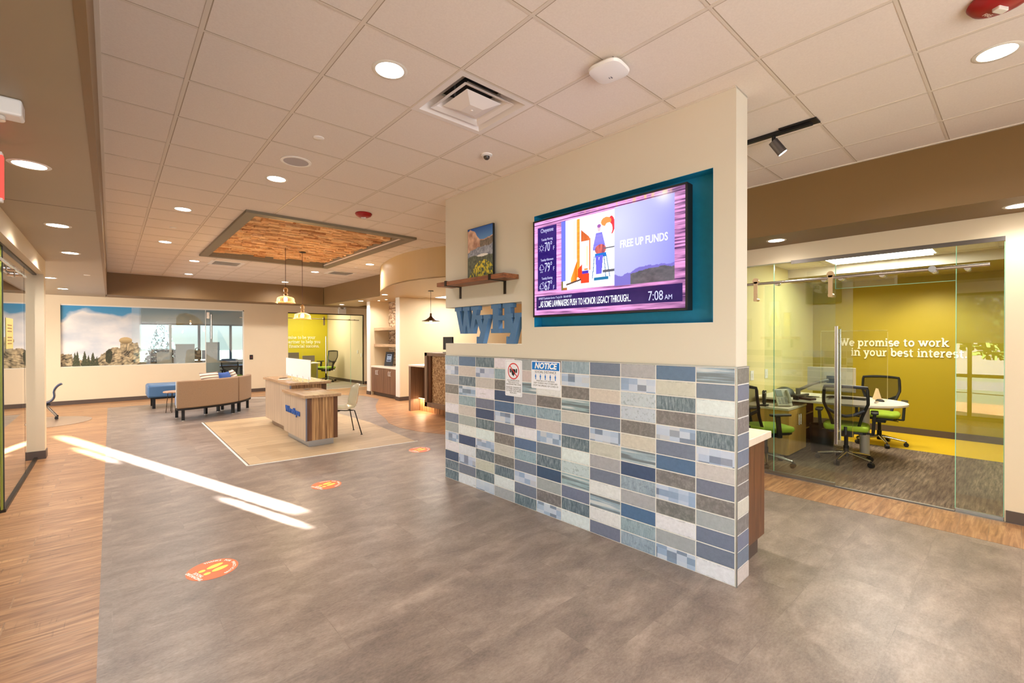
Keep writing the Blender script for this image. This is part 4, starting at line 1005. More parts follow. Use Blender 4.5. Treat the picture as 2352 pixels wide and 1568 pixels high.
downlight(4.205, 9.367, CE, 'round downlight nearest the curved soffit', G1)
downlight(3.753, .101, CE, 'round downlight at the upper right under the red alarm', G1)
downlight(1.262, .1, CE, 'round downlight overhead just outside the picture', G1)
downlight(3.753, -2.0, CE, 'round downlight overhead behind the camera on the right', G1)
downlight(1.262, -2.0, CE, 'round downlight overhead behind the camera on the left', G1)
downlight(3.9, 5.2, CE, 'round downlight behind the partition', G1, power=.8)
for y, l in ((4.038, 'largest, nearest downlight in the left soffit'), (6.013, 'second nearest downlight in the left soffit'), (7.816, 'third nearest downlight in the left soffit'), (2.0, 'left soffit downlight above the camera'), (0.0, 'left soffit downlight behind the camera')):
    downlight(-.365, y, SB, l, G2, .072, .5 if y < 6.5 else .8)
downlight(-.779, 11.195, SB, 'downlight in the left soffit just past the wall post', G2, .072, .8)
downlight(-.742, 13.432, SB, 'farthest downlight in the left soffit', G2, .072, .8)
downlight(5.243+.2, 1.787, SB, 'downlight in the right soffit beside the partition edge', G3, .072, .36)
downlight(5.293+.2, .02, SB, 'downlight in the right soffit at the right picture edge', G3, .072, .36)
downlight(5.45, -1.6, SB, 'downlight in the right soffit behind the camera', G3, .072, .5)
for x, y, l in ((5.371, 14.0, 'downlight under the far soffit before the lime office'), (5.274, 12.35, 'downlight in the soffit above the niche, left'), (4.95, 10.2, 'downlight in the drum soffit before the niche')):
    downlight(x, y, SB, l, 'round downlights under the far right soffit', .06, .6)
for x, y, l in ((5.6, 11.9, 'tiny spotlight over the niche, left one'), (5.6, 11.45, 'tiny spotlight over the niche, right one')):
    downlight(x, y, SB, l, 'tiny spotlights over the niche', .025, .3)

# small flush discs and devices
def lathe_thing(name, label, cat, loc, prof, mat, n=28, group=None):
    t_ = tag(MB().lathe(prof, n=n).build(name, mat, smooth=True), label, cat, group); t_.location = loc; return t_
sp_ = thing('ceiling_speaker', 'round grey ceiling speaker grille beside a downlight', 'speaker', (1.269, 4.382, CE))
MB().lathe([(.105, -.001), (.128, -.001), (.128, -.006), (.105, -.008)], n=32, close=True).build('trim_ring', white, sp_, smooth=True)
MB().lathe([(0, -.006), (.106, -.006)], n=32).build('grille', plain('grey_speaker_grille', (170, 166, 172), .6), sp_)
GS = 'flush sprinkler cover plates'
for x, y, z, l in ((1.257, 3.75, CE, 'white sprinkler cover plate left of the air diffuser'), (.684, 8.141, CE, 'white sprinkler cover plate between two downlights left of the wood panel'), (-.286, 10.32, SB, 'sprinkler cover plate in the left soffit'), (.85, 12.4, CE, 'sprinkler cover plate near the far soffit, left'), (3.9, 13.4, CE, 'sprinkler cover plate near the far soffit, right'), (4.8, 9.9, CE-.0, 'sprinkler cover plate beside the curved soffit')):
    if x == 4.8: x, y = 4.15, 9.95
    lathe_thing('sprinkler_cover', l, 'sprinkler cover', (x, y, z), [(0, -.006), (.038, -.006), (.042, -.003), (.042, 0), (0, 0)], white, 24, GS)
dc = thing('dome_camera', 'small round ceiling sensor with a dark dome above the partition', 'camera', (2.475, 3.122, CE))
MB().lathe([(0, 0), (.05, 0), (.05, -.008), (.028, -.016), (0, -.016)], n=28).build('base', white, dc, smooth=True)
MB().lathe([(.027, -.014), (.026, -.03), (.016, -.042), (0, -.046)], n=24).build('dome', plain('smoked_dome', (70, 62, 56), .2), dc, smooth=True)
def alarm(x, y, rz, label, s=1.):
    a = thing('fire_alarm', label, 'fire alarm', (x, y, CE), rz, 'red ceiling fire alarms')
    MB().lathe([(0, 0), (.10*s, 0), (.105*s, -.012), (.09*s, -.035), (.06*s, -.05), (0, -.054)], n=32).build('body', red, a, smooth=True)
    q = MB(); rrect(q, -.03, .03, -.016, .016, .006, -.068, -.046); q.build('strobe_lens', clear_lens, a, bevel=.004)
    text('alarm_text', 'FIRE', .026, Matrix.Translation((0, .05, -.0515)) @ Matrix.Rotation(R(180), 4, 'X') @ Matrix.Rotation(R(0), 4, 'Z'), plain('alarm_print', (235, 220, 210), .5), a, .0006)
alarm(2.442, 5.623, R(-40), 'red fire alarm strobe on the ceiling right of the wood panel')
alarm(3.16, .075, R(-30), 'red fire alarm strobe cut off by the top picture edge', 1.1)
wf_ = thing('wireless_access_point', 'white rounded wireless access point on the ceiling by the partition', 'access point', (2.208, 1.625, CE), R(8))
q = MB(); 
pr_ = []
for (hx, z) in ((.095, -.02), (.105, -.032), (.10, -.046), (.07, -.054)):
    pr_.append([(hx*(abs(math.cos(R(a)))**.55)*math.copysign(1, math.cos(R(a))), hx*(abs(math.sin(R(a)))**.55)*math.copysign(1, math.sin(R(a))), z) for a in range(0, 360, 10)])
vs = [p for r_ in pr_ for p in r_]; n_ = 36
fs = [(i*n_+k, i*n_+(k+1) % n_, (i+1)*n_+(k+1) % n_, (i+1)*n_+k) for i in range(3) for k in range(n_)]+[tuple(range(n_)), tuple(range(3*n_, 4*n_))]
q.add(vs, fs); q.build('housing', white, wf_, smooth=True)
MB().box(-.06, .06, -.06, .06, -.022, 0).build('mount', blackm, wf_)
q = MB(); q.box(.03, .05, .0, .006, -.0555, -.0545); q.box(.03, .045, .014, .018, -.0555, -.0545); q.build('printed_mark', plain('grey_print2', (110, 110, 115), .5), wf_)

# square diffuser set in its tile opening
df = thing('air_diffuser', 'square white ceiling air diffuser with nested pyramid cones', 'vent', ((DX0+DX1)/2, (DY0+DY1)/2, CE))
hw = (DX1-DX0)/2
def sqring(mb, prof):
    n_ = len(prof); v = []
    for r_, z in prof: v += [(-r_, -r_, z), (r_, -r_, z), (r_, r_, z), (-r_, r_, z)]
    mb.add(v, [(i*4+k, i*4+(k+1) % 4, (i+1)*4+(k+1) % 4, (i+1)*4+k) for i in range(n_-1) for k in range(4)])
dfm = plain('white_enamel_diffuser', (228, 222, 216), .35)
q = MB(); sqring(q, [(hw+.012, -.004), (hw-.03, -.004), (hw-.05, .02), (hw-.075, .05), (hw-.14, .085), (.15, .10)]); q.build('outer_pan', dfm, df, recalc=False)
q = MB(); sqring(q, [(.125, .075), (.175, .022), (.205, .006), (.208, .0), (.175, .012), (.12, .068)]); q.build('middle_cone', dfm, df)
q = MB(); v = [(-.15, -.15, -.004), (.15, -.15, -.004), (.15, .15, -.004), (-.15, .15, -.004), (0, 0, -.055)]
q = MB(); v = [(-.145, -.145, .01), (.145, -.145, .01), (.145, .145, .01), (-.145, .145, .01)]
for r_, z in ((.055, -.028),): v += [(-r_, -r_, z), (r_, -r_, z), (r_, r_, z), (-r_, r_, z)]
q.add(v, [(0, 1, 5, 4), (1, 2, 6, 5), (2, 3, 7, 6), (3, 0, 4, 7), (4, 5, 6, 7), (3, 2, 1, 0)]); q.lathe([(0, -.034), (.008, -.034), (.01, -.026)], n=12); q.build('inner_cone', dfm, df)
q = MB(); q.cyl((0, 0, .1), (0, 0, .26), .15, n=28); q.box(-.16, .16, -.16, .16, .26, .27); q.build('duct', black, df)
for p in ((.14, 0), (-.14, 0)):
    q = MB(); q.bar((p[0], 0, .02), (p[0], 0, .11), .008, .008); q.build('hanger', alum, df)
def slotvent(x, y, label):
    v_ = thing('slotted_vent', label, 'vent', (x, y, CE), group='slotted return vents')
    q = MB(); fr(q, -.30, .30, -.30, .30, .07, -.006, 0); q.build('frame', white, v_); MB().box(-.24, .24, -.24, .24, -.001, 0).build('dark_core', plain('vent_core', (90, 80, 70), .8), v_)
    for k in range(9):
        q = MB(); q.obox((0, -.2+.05*k, -.006), (.46, .03, .002), Matrix.Rotation(R(30), 3, 'X')); q.build('louvre', white, v_)
slotvent(1.854, 11.262, 'slotted ceiling vent beyond the wood panel, left one'); slotvent(4.22, 11.091, 'slotted ceiling vent beyond the wood panel, right one')

# track light
tk = thing('track_light', 'black ceiling track with a small spotlight right of the partition', 'track light', (3.9, 1.0, CE))
MB().box(-.018, .018, .1, 3.4, -.028, -.001).build('track', blackm, tk)
q = MB(); q.box(-.055, .055, 0, .25, -.012, -.001); q.box(-.02, .02, .04, .3, -.03, -.012); q.build('end_feed_plate', blackm, tk, bevel=.002)
q = MB(); q.cyl((0, .3, -.03), (0, .3, -.075), .014); q.build('stem', blackm, tk)
hdv = Vector((.05, -.07, -.12)).normalized(); hp = Vector((0, .3, -.075))
q = MB(); q.cyl(hp-hdv*.01, hp+hdv*.11, .034, .036, n=24); h_ = q.build('spot_head', plain('gunmetal', (92, 86, 84), .35, .7), tk, smooth=True)
q = MB(); q.cyl(hp+hdv*.109, hp+hdv*.112, .031, n=24); q.build('spot_lens', emis('spot_lens', (255, 248, 240), 14), tk)
d = bpy.data.lights.new('track_lamp', 'SPOT'); d.energy = 30; d.color = WARM; d.spot_size = R(110); d.spot_blend = 1; d.shadow_soft_size = .03
o_ = bpy.data.objects.new('track_lamp', d); C.objects.link(o_); o_.location = Vector((3.9, 1.0, CE))+hp+hdv*.13; o_.rotation_euler = (-hdv).to_track_quat('Z', 'Y').to_euler()
for y in (2.1, 3.2):
    d = bpy.data.lights.new('track_lamp', 'SPOT'); d.energy = 110; d.color = WARM; d.spot_size = R(130); d.spot_blend = 1; d.shadow_soft_size = .04
    o_ = bpy.data.objects.new('track_lamp', d); C.objects.link(o_); o_.location = (3.95, y, CE-.1); o_.rotation_euler = (0, R(30), 0)

# pendants
amber = bpy.data.materials.new('amber_blown_glass'); amber.use_nodes = True; t = amber.node_tree; t.nodes.clear()
o = nd(t, 'ShaderNodeOutputMaterial'); tr = nd(t, 'ShaderNodeBsdfTransparent'); tr.inputs[0].default_value = (1, .86, .66, 1); gl = nd(t, 'ShaderNodeBsdfGlossy'); gl.inputs['Roughness'].default_value = .08; gl.inputs[0].default_value = (1, .9, .75, 1)
tl2 = nd(t, 'ShaderNodeBsdfTranslucent'); tl2.inputs[0].default_value = (1, .78, .5, 1)
lw = nd(t, 'ShaderNodeLayerWeight'); lw.inputs[0].default_value = .55; m1 = nd(t, 'ShaderNodeMixShader'); m2 = nd(t, 'ShaderNodeMixShader'); m1.inputs[0].default_value = .2
t.links.new(gl.outputs[0], m1.inputs[1]); t.links.new(tl2.outputs[0], m1.inputs[2]); t.links.new(lw.outputs['Facing'], m2.inputs[0]); t.links.new(tr.outputs[0], m2.inputs[1]); t.links.new(m1.outputs[0], m2.inputs[2]); t.links.new(m2.outputs[0], o.inputs[0])
bulb_m = emis('warm_bulb', (255, 214, 160), 30)
def pendant(x, y, zt, zb, label):
    p = thing('glass_pendant', label, 'pendant lamp', (x, y, WZ-.01), group='amber glass pendants')
    o0 = WZ-.01; top = zt-o0; bot = zb-o0
    MB().lathe([(0, 0), (.065, 0), (.068, -.012), (.02, -.022), (0, -.022)], n=28).build('canopy', blackm, p, smooth=True)
    MB().cyl((0, 0, -.02), (0, 0, top+.0), .0045, n=8).build('cord', plain('rust_cord', (60, 26, 20), .7), p)
    q = MB(); H = top-bot
    q.lathe([(.012, top), (.03, top-.015), (.042, top-.05), (.034, top-.085), (.018, top-.10), (.036, top-.118), (.040, top-.135), (.030, top-.15), (.04, top-.16), (.10, top-.172), (.135, top-.19), (.148, top-.22), (.15, bot+.02), (.166, bot), (.168, bot+.004), (.153, bot+.024)], n=40)
    q.build('glass_shade', amber, p, smooth=True)
    MB().cyl((0, 0, top-.09), (0, 0, top-.17), .016, n=16).build('socket', darkbronze, p)
    MB().lathe([(0, top-.165), (.02, top-.18), (.032, top-.21), (.026, top-.235), (0, top-.25)], n=20).build('bulb', bulb_m, p, smooth=True)
    d = bpy.data.lights.new('pendant_lamp', 'POINT'); d.energy = 12; d.color = (1, .72, .42); d.shadow_soft_size = .035
    o_ = bpy.data.objects.new('pendant_lamp', d); C.objects.link(o_); o_.location = (x, y, zb-.03)
pendant(2.39, 8.9, 2.53, 2.245, 'left, higher amber glass pendant lamp under the wood panel')
pendant(2.79, 9.27, 2.26, 1.975, 'right, lower amber glass pendant lamp under the wood panel')
tp = thing('bronze_pendant', 'small wide bronze pendant shade over the teller counter', 'pendant lamp', (5.33, 8.725, SB))
MB().lathe([(0, 0), (.06, 0), (.06, -.015), (0, -.018)], n=24).build('canopy', darkbronze, tp, smooth=True)
MB().cyl((0, 0, -.01), (0, 0, -.52), .004, n=8).build('cord', black, tp)
MB().lathe([(.02, -.50), (.022, -.56), (.05, -.60), (.12, -.645), (.20, -.67), (.198, -.676), (.11, -.655), (.03, -.62)], n=36).build('shade', plain('copper_bronze', (96, 72, 48), .3, .8), tp, smooth=True)
MB().lathe([(0, -.61), (.03, -.63), (.035, -.665), (0, -.69)], n=16).build('bulb', emis('teller_bulb', (255, 240, 215), 14), tp, smooth=True)
area('counter_pendant_lamp', (5.33, 8.725, SB-.72), (0, 0, 0), .2, .2, 14, WARM)

# exit sign and emergency light on the left soffit
ex = thing('exit_sign', 'red lit exit sign at the left picture edge', 'exit sign', (-.595, 3.66, SB))
MB().box(-.16, .165, -.02, .02, -.33, -.06).build('housing', white, ex, bevel=.004); MB().box(-.03, .03, -.015, .015, -.07, 0).build('mount', white, ex)
for s_ in (-1, 1):
    M_ = frame((0, .0215*s_, -.195), (-s_ if s_ > 0 else 1, 0, 0), (0, 0, 1)); text('exit_text', 'EXIT', .20, M_, emis('exit_red', (255, 40, 30), 3), ex, .001, sx=.72, offset=.004)
MB().box(.150, .167, -.022, .022, -.31, -.08).build('red_edge', emis('exit_red_edge', (255, 70, 60), 1.6), ex)
el_ = thing('emergency_light', 'white emergency light box at the top left picture edge', 'emergency light', (-.345, 3.02, SB))
MB().box(-.07, .055, -.05, .05, -.075, 0).build('housing', white, el_, bevel=.01)
MB().lathe([(0, -.075), (.03, -.078), (.03, -.095), (0, -.1)], (-.03, 0, 0), n=20).build('lamp_head', clear_lens, el_, smooth=True)
e2 = thing('twin_emergency_light', 'white twin-head emergency light on the far wall above the lime office', 'emergency light', (5.9, 15.38, 2.56))
MB().box(-.13, .13, -.06, .015, -.12, .05).build('housing', white, e2, bevel=.008)
for s_ in (-1, 1): MB().lathe([(0, 0), (.05, .01), (.05, .05), (0, .06)], (s_*.09, -.05, .05), n=20).build('lamp_head', clear_lens, e2, smooth=True)

# ================================================================== FLOOR STICKERS
orange = plain('orange_floor_vinyl', (246, 116, 62), .45); yel = plain('yellow_floor_print', (250, 226, 96), .5); whp = plain('white_floor_print', (252, 240, 230), .5)
def sticker(x, y, rz, label):
    s_ = thing('floor_sticker', label, 'floor sticker', (x, y, .0005), rz, 'orange social distancing floor stickers')
    MB().lathe([(0, 0), (.1525, 0), (.1525, .0008), (0, .0008)], n=48).build('disc', orange, s_)
    for sg in (-1, 1):
        q = MB(); X = sg*.032
        q.poly([(X+.023*math.cos(R(a)), .030+.056*math.sin(R(a))*(1 if math.sin(R(a)) > 0 else .9)) for a in range(0, 360, 15)], .0008, .0014)
        q.poly([(X+.017*math.cos(R(a)), -.052+.022*math.sin(R(a))) for a in range(0, 360, 20)], .0008, .0014); 
        q.build('footprint', yel, s_)
    body = 'THANKS FOR PRACTICING'
    for i, ch in enumerate(body):
        if ch == ' ': continue
        a = R(90+82-i*164/(len(body)-1)); M_ = Matrix.Translation((.128*math.cos(a), .128*math.sin(a), .001)) @ Matrix.Rotation(a-R(90), 4, 'Z')
        text('sticker_text', ch, .026, M_, whp, s_, .0002, offset=.0009)
    text('sticker_text', 'SOCIAL', .030, Matrix.Translation((0, -.092, .001)), whp, s_, .0002, offset=.001); text('sticker_text', 'DISTANCING', .030, Matrix.Translation((0, -.120, .001)), whp, s_, .0002, offset=.001)
sticker(.521, 3.711, R(-70), 'nearest orange footprint sticker on the grey floor'); sticker(1.756, 5.034, R(-72), 'middle orange footprint sticker right of the light streaks'); sticker(3.313, 5.737, R(-70), 'farthest orange footprint sticker beside the tiled wall')

# ================================================================== RECEPTION DESK
dk_ = thing('reception_desk', 'two-level striped wood reception desk on the beige inlay', 'desk', (2.5, 8.3, .003))
ox, oy = 2.5, 8.3; alu_b = plain('blue_grey_aluminium', (140, 144, 158), .3, .9)
def db(name, mat, x0, x1, y0, y1, z0, z1, **k): return MB().box(x0-ox, x1-ox, y0-oy, y1-oy, z0, z1).build(name, mat, dk_, **k)
db('low_body', zebra, 2.13, 2.575, 6.90, 8.00, .10, .725, bevel=.002); db('low_front_panel', zebra_front, 2.118, 2.132, 6.90, 8.02, .10, .725)
db('corner_stile', walnut, 2.132, 2.20, 6.893, 6.90, .10, .725); db('corner_stile', walnut, 2.515, 2.575, 6.893, 6.90, .10, .725); db('corner_profile', alu_b, 2.114, 2.132, 6.890, 6.905, .10, .725)
db('low_desktop', zebra_top, 2.09, 2.62, 6.86, 8.02, .725, .768, bevel=.004)
db('tall_body', zebra, 2.225, 2.80, 8.02, 9.60, .10, .822, bevel=.002); db('tall_front_panel', zebra_front, 2.213, 2.227, 8.02, 9.60, .10, .822)
db('end_stile', walnut, 2.72, 2.80, 8.012, 8.02, .10, .822); db('corner_profile', alu_b, 2.209, 2.23, 8.008, 8.022, .1, .822)
db('tall_desktop', zebra_top, 2.185, 2.86, 7.96, 9.66, .822, .864, bevel=.004)
db('plinth', alum, 2.18, 2.54, 6.97, 8.0, 0, .10); db('plinth', taupe_lam, 2.28, 2.76, 8.05, 9.4, 0, .10)
db('grommet', black, 2.36, 2.44, 7.72, 7.80, .768, .771)
text('front_lettering', "We're with you", .135, frame((2.108-ox, 7.52-oy, .475), (0, -1, 0), (0, 0, 1)), plain('royal_blue_lettering', (10, 84, 170), .4), dk_, .006, sx=.82, offset=.003)
ps = thing('privacy_screen', 'white acrylic privacy screen on the reception desk', 'desk screen', (2.47, 8.45, .867))
MB().box(-.006, .004, -.66, .72, .05, .375).build('panel', plain('frosted_white_acrylic', (250, 250, 250), .35), ps, bevel=.002)
for k in range(5):
    y = -.60+.31*k; q = MB(); q.lathe([(0, 0), (.016, 0), (.016, .004), (.005, .008), (.005, .09), (.0, .092)], (-.014, y, 0), n=12); q.box(-.014, .004, y-.006, y+.006, .055, .07); q.build('clamp', chrome, ps, smooth=True)
pn = tag(MB().cyl((0, 0, .005), (.13, .05, .005), .005, n=8).build('black_pen', black), 'black pen lying on the taller desktop', 'pen'); pn.location = (2.32, 9.05, .867)
pp = tag(MB().box(-.1, .1, -.07, .07, 0, .003).build('paper_slip', white), 'paper slip on the desktop in front of the white screen', 'paper'); pp.location = (2.36, 8.82, .867); pp.rotation_euler = (0, 0, .3)

# shell chair
sc = thing('shell_chair', 'glossy cream moulded shell chair with black tube legs at the desk', 'chair', (2.905, 7.54, .0035), R(174))
def shellpt(s_, w):
    # s_: 0 front lip .. 1 top of back ; w: -1..1 ; chair faces +x local
    cp = [(.24, .44), (.20, .455), (.05, .425), (-.12, .41), (-.19, .44), (-.225, .52), (-.24, .64), (-.255, .76), (-.268, .83)]
    f = s_*(len(cp)-1); i = min(int(f), len(cp)-2); k = f-i; x = cp[i][0]*(1-k)+cp[i+1][0]*k; z = cp[i][1]*(1-k)+cp[i+1][1]*k
    ww = np.interp(s_, [0, .15, .45, .6, .8, .93, 1], [.19, .235, .235, .225, .215, .15, .07])
    lift = np.interp(s_, [0, .3, .5, .7, 1], [.0, .03, .06, .03, .0]); fwd = np.interp(s_, [0, .4, .6, .85, 1], [0, .0, .07, .06, .01])
    return (x+fwd*w*w, ww*w, z+lift*w*w)
NS, NW = 26, 14; v = [shellpt(i/NS, -1+2*j/NW) for i in range(NS+1) for j in range(NW+1)]
q = MB(); q.add(v, [(i*(NW+1)+j, i*(NW+1)+j+1, (i+1)*(NW+1)+j+1, (i+1)*(NW+1)+j) for i in range(NS) for j in range(NW)])
shl = q.build('shell', plain('glossy_cream_fibreglass', (206, 204, 178), .18, coat=.5), sc, smooth=True, subsurf=1); md = shl.modifiers.new('solid', 'SOLIDIFY'); md.thickness = .007
q = MB(); q.tube([(.14, -.13, .425), (.0, -.12, .405), (-.14, -.12, .40)], .008); q.tube([(.14, .13, .425), (.0, .12, .405), (-.14, .12, .40)], .008); q.tube([(.1, -.13, .415), (.1, .13, .415)], .008); q.tube([(-.1, -.12, .40), (-.1, .12, .40)], .008); q.build('under_frame', blackm, sc, smooth=True)
for sx_2, sy in ((1, 1), (1, -1), (-1, 1), (-1, -1)):
    a = Vector((.13*sx_2, .12*sy, .41)); c = Vector((.25*sx_2 if sx_2 > 0 else -.24, .225*sy, .012))
    lg = MB().tube([a+Vector((-.05*sx_2, 0, 0)), a+Vector((.02*sx_2, .02*sy, -.012)), c], .0085).build('leg', blackm, sc, smooth=True)
    MB().lathe([(0, 0), (.018, 0), (.016, .008), (0, .012)], (c.x, c.y, 0), n=14).build('glide', black, lg)

# ================================================================== LOUNGE SOFA AND NEIGHBOURS
sofa = thing('curved_sofa', 'curved tan upholstered sofa back with dark base, far left', 'sofa', (1.0, 12.24, 0))
tan = plain('tan_woven_upholstery', (152, 126, 100), .9, var=.05, vs=60, bumps=.4, bscale=350); blue_v = plain('blue_vinyl_upholstery', (74, 112, 170), .45)
def arcseg(mb, r0, r1, z0, z1, a0, a1, n=18, rnd=0):
    v = []
    for i in range(n+1):
        a = R(a0+(a1-a0)*i/n)
        for r_, z in ((r0, z0), (r1, z0), (r1, z1), (r0, z1)): v.append((r_*math.cos(a), r_*math.sin(a), z))
    f = [(i*4+k, i*4+(k+1) % 4, (i+1)*4+(k+1) % 4, (i+1)*4+k) for i in range(n) for k in range(4)]+[(0, 1, 2, 3), (n*4+3, n*4+2, n*4+1, n*4)]
    mb.add(v, f)
for a0, a1 in ((-92, -44.4), (-43.8, -15)):
    q = MB(); arcseg(q, 1.38, 1.49, .25, .785, a0, a1); q.build('backrest', tan, sofa, smooth=True, bevel=.022, seg=3)
    q = MB(); arcseg(q, .84, 1.375, .25, .44, a0, a1); q.build('seat', blue_v, sofa, smooth=True, bevel=.03, seg=3)
q = MB(); arcseg(q, .88, 1.48, .215, .25, -92, -15, 24); q.build('base_rail', blackm, sofa, smooth=True)
q = MB(); a = R(-92.3); q.bar((1.395*math.cos(a), 1.395*math.sin(a), .52), (1.475*math.cos(a), 1.475*math.sin(a), .52), .012, .5); q.build('end_piping', plain('pale_piping', (206, 208, 206), .6), sofa)
for an, r_ in ((-88, 1.42), (-90.5, .94), (-48, 1.42), (-40, 1.42), (-19, 1.42), (-22, .94), (-58, .94), (-36, .94)):
    x, y = r_*math.cos(R(an)), r_*math.sin(R(an)); M_ = Matrix.Rotation(R(an), 3, 'Z'); lg = MB().obox((x, y, .115), (.05, .05, .20), M_).build('leg', blackm, sofa)
    MB().lathe([(0, 0), (.02, 0), (.02, .015), (0, .018)], (x, y, 0), n=12).build('glide', clear_lens, lg)
def cushion(x, y, z, rz, rx, label, mat, s=.42):
    q = MB(); N = 10; v = []
    for sgn in (-1, 1):
        for i in range(N+1):
            for j in range(N+1):
                a, b_ = -1+2*i/N, -1+2*j/N; th = .075*((1-a*a)*(1-b_*b_))**.45; k = 1-.06*(1-abs(a))*abs(b_)**2
                v.append((a*s/2*(1-.07*(1-b_*b_)), b_*s/2*(1-.07*(1-a*a)), sgn*th))
    f = []
    for q_ in range(2):
        o0 = q_*(N+1)**2; f += [(o0+i*(N+1)+j, o0+i*(N+1)+j+1, o0+(i+1)*(N+1)+j+1, o0+(i+1)*(N+1)+j) for i in range(N) for j in range(N)]
    q.add(v, f); o_ = q.build('throw_cushion', mat, smooth=True); bm = bmesh.new(); bm.from_mesh(o_.data); bmesh.ops.remove_doubles(bm, verts=bm.verts, dist=.0005); bm.to_mesh(o_.data); bm.free()
    tag(o_, label, 'cushion', 'throw cushions on the curved sofa'); o_.matrix_world = Matrix.Translation((x, y, z)) @ Matrix.Rotation(rz, 4, 'Z') @ Matrix.Rotation(rx, 4, 'Y'); return o_
m, t, b, o = newmat('striped_cushion_fabric'); wv = nd(t, 'ShaderNodeTexWave'); wv.inputs['Scale'].default_value = 5.2; wv.inputs['Distortion'].default_value = 0; t.links.new(coords(t), wv.inputs['Vector'])
t.links.new(ramp(t, wv.outputs['Fac'], [(0, lin(232, 224, 206)), (.62, lin(232, 224, 206)), (.66, lin(96, 92, 96)), (.9, lin(150, 120, 100))]), b.inputs['Base Color']); b.inputs['Roughness'].default_value = .9; stripe = m
cushion(1.58, 11.31, .68, R(-55), R(74), 'striped cushion leaning in the sofa, left one', stripe, .46)
cushion(1.90, 11.62, .67, R(-38), R(74), 'plain blue cushion in the middle of the sofa', plain('denim_blue_fabric', (60, 92, 160), .85), .42)
cushion(2.12, 11.98, .69, R(-18), R(70), 'striped cushion leaning at the right sofa end', stripe, .44)
ot = thing('blue_bench', 'blue vinyl upholstered bench behind the curved sofa', 'bench', (1.2, 13.5, 0))
MB().box(-.58, .6, -.36, .42, .25, .54).build('seat', plain('teal_blue_vinyl', (70, 108, 150), .4), ot, bevel=.05, seg=4)
MB().box(-.52, .55, -.30, .36, .215, .25).build('base_rail', blackm, ot)
for x, y in ((-.46, -.28), (-.46, .32), (.48, -.28), (.48, .32)): MB().box(x-.028, x+.028, y-.028, y+.028, 0, .215).build('leg', blackm, ot)
sd_ = thing('side_table', 'small round wood-top side table between bench and sofa', 'side table', (1.05, 12.25, 0))
MB().lathe([(0, .44), (.21, .44), (.215, .45), (.21, .465), (0, .465)], n=32).build('tabletop', woodmat('beech_top', (150, 112, 84), (176, 138, 106), (196, 160, 126), (2, 20, 2)), sd_, smooth=True)
for k in range(3):
    a = R(200+120*k); x, y = .17*math.cos(a), .17*math.sin(a); a2 = a+.7
    MB().tube([(x*.8, y*.8, .44), (x*1.05, y*1.05, .012), (.14*math.cos(a2), .14*math.sin(a2), .012), (.1*math.cos(a2), .1*math.sin(a2), .44)], .006).build('hairpin_leg', darkbronze, sd_, smooth=True)
# child-size chair, mat and table edge at the far left
cc = thing('small_task_chair', 'small navy swivel shell chair on castors beside the left wall post', 'chair', (-1.02, 12.85, .0068), R(183))
pts = [(.24, .33), (.18, .335), (.04, .315), (-.10, .32), (-.16, .37), (-.19, .46), (-.165, .53), (-.19, .60), (-.24, .665), (-.29, .69)]
v = []; NW = 8
for i, (x, z) in enumerate(pts):
    for j in range(NW+1):
        w = -1+2*j/NW; hwid = np.interp(i, [0, 3, 6, 9], [.17, .19, .16, .17]); v.append((x+.02*w*w, hwid*w, z+.012*w*w))
q = MB(); q.add(v, [(i*(NW+1)+j, i*(NW+1)+j+1, (i+1)*(NW+1)+j+1, (i+1)*(NW+1)+j) for i in range(len(pts)-1) for j in range(NW)])
sh = q.build('shell', plain('navy_plastic', (28, 50, 86), .3), cc, smooth=True, subsurf=1); md = sh.modifiers.new('solid', 'SOLIDIFY'); md.thickness = .016
MB().box(-.12, .12, -.1, .1, .28, .305).build('seat_plate', black, cc)
for sx_2, sy in ((1, 1), (1, -1), (-1, 1), (-1, -1)):
    lg = MB().tube([(.05*sx_2, .07*sy, .29), (.20*sx_2, .15*sy, .06)], .014).build('leg', chrome, cc, smooth=True)
    q = MB(); q.cyl((.205*sx_2, .15*sy-.022, .028), (.205*sx_2, .15*sy+.022, .028), .028, n=18); q.build('castor', black, lg, smooth=True)
cm = tag(MB().lathe([(0, 0), (.80, 0), (.80, .004), (0, .004)], n=56).build('chair_mat', plain('grey_clear_chair_mat', (150, 126, 106), .25), smooth=False), 'round grey floor mat under the small navy chair', 'floor mat'); cm.location = (-1.08, 12.4, .0025)
ctb = thing('childs_table', 'edge of a low grey table behind the left wall post', 'table', (-1.55, 12.75, .007))
MB().lathe([(0, .41), (.40, .41), (.40, .435), (0, .435)], n=40).build('tabletop', plain('grey_laminate', (170, 170, 168), .4), ctb); MB().cyl((0, 0, .02), (0, 0, .41), .03).build('column', chrome, ctb); MB().lathe([(0, 0), (.22, 0), (.22, .02), (0, .03)], n=30).build('foot', black, ctb)

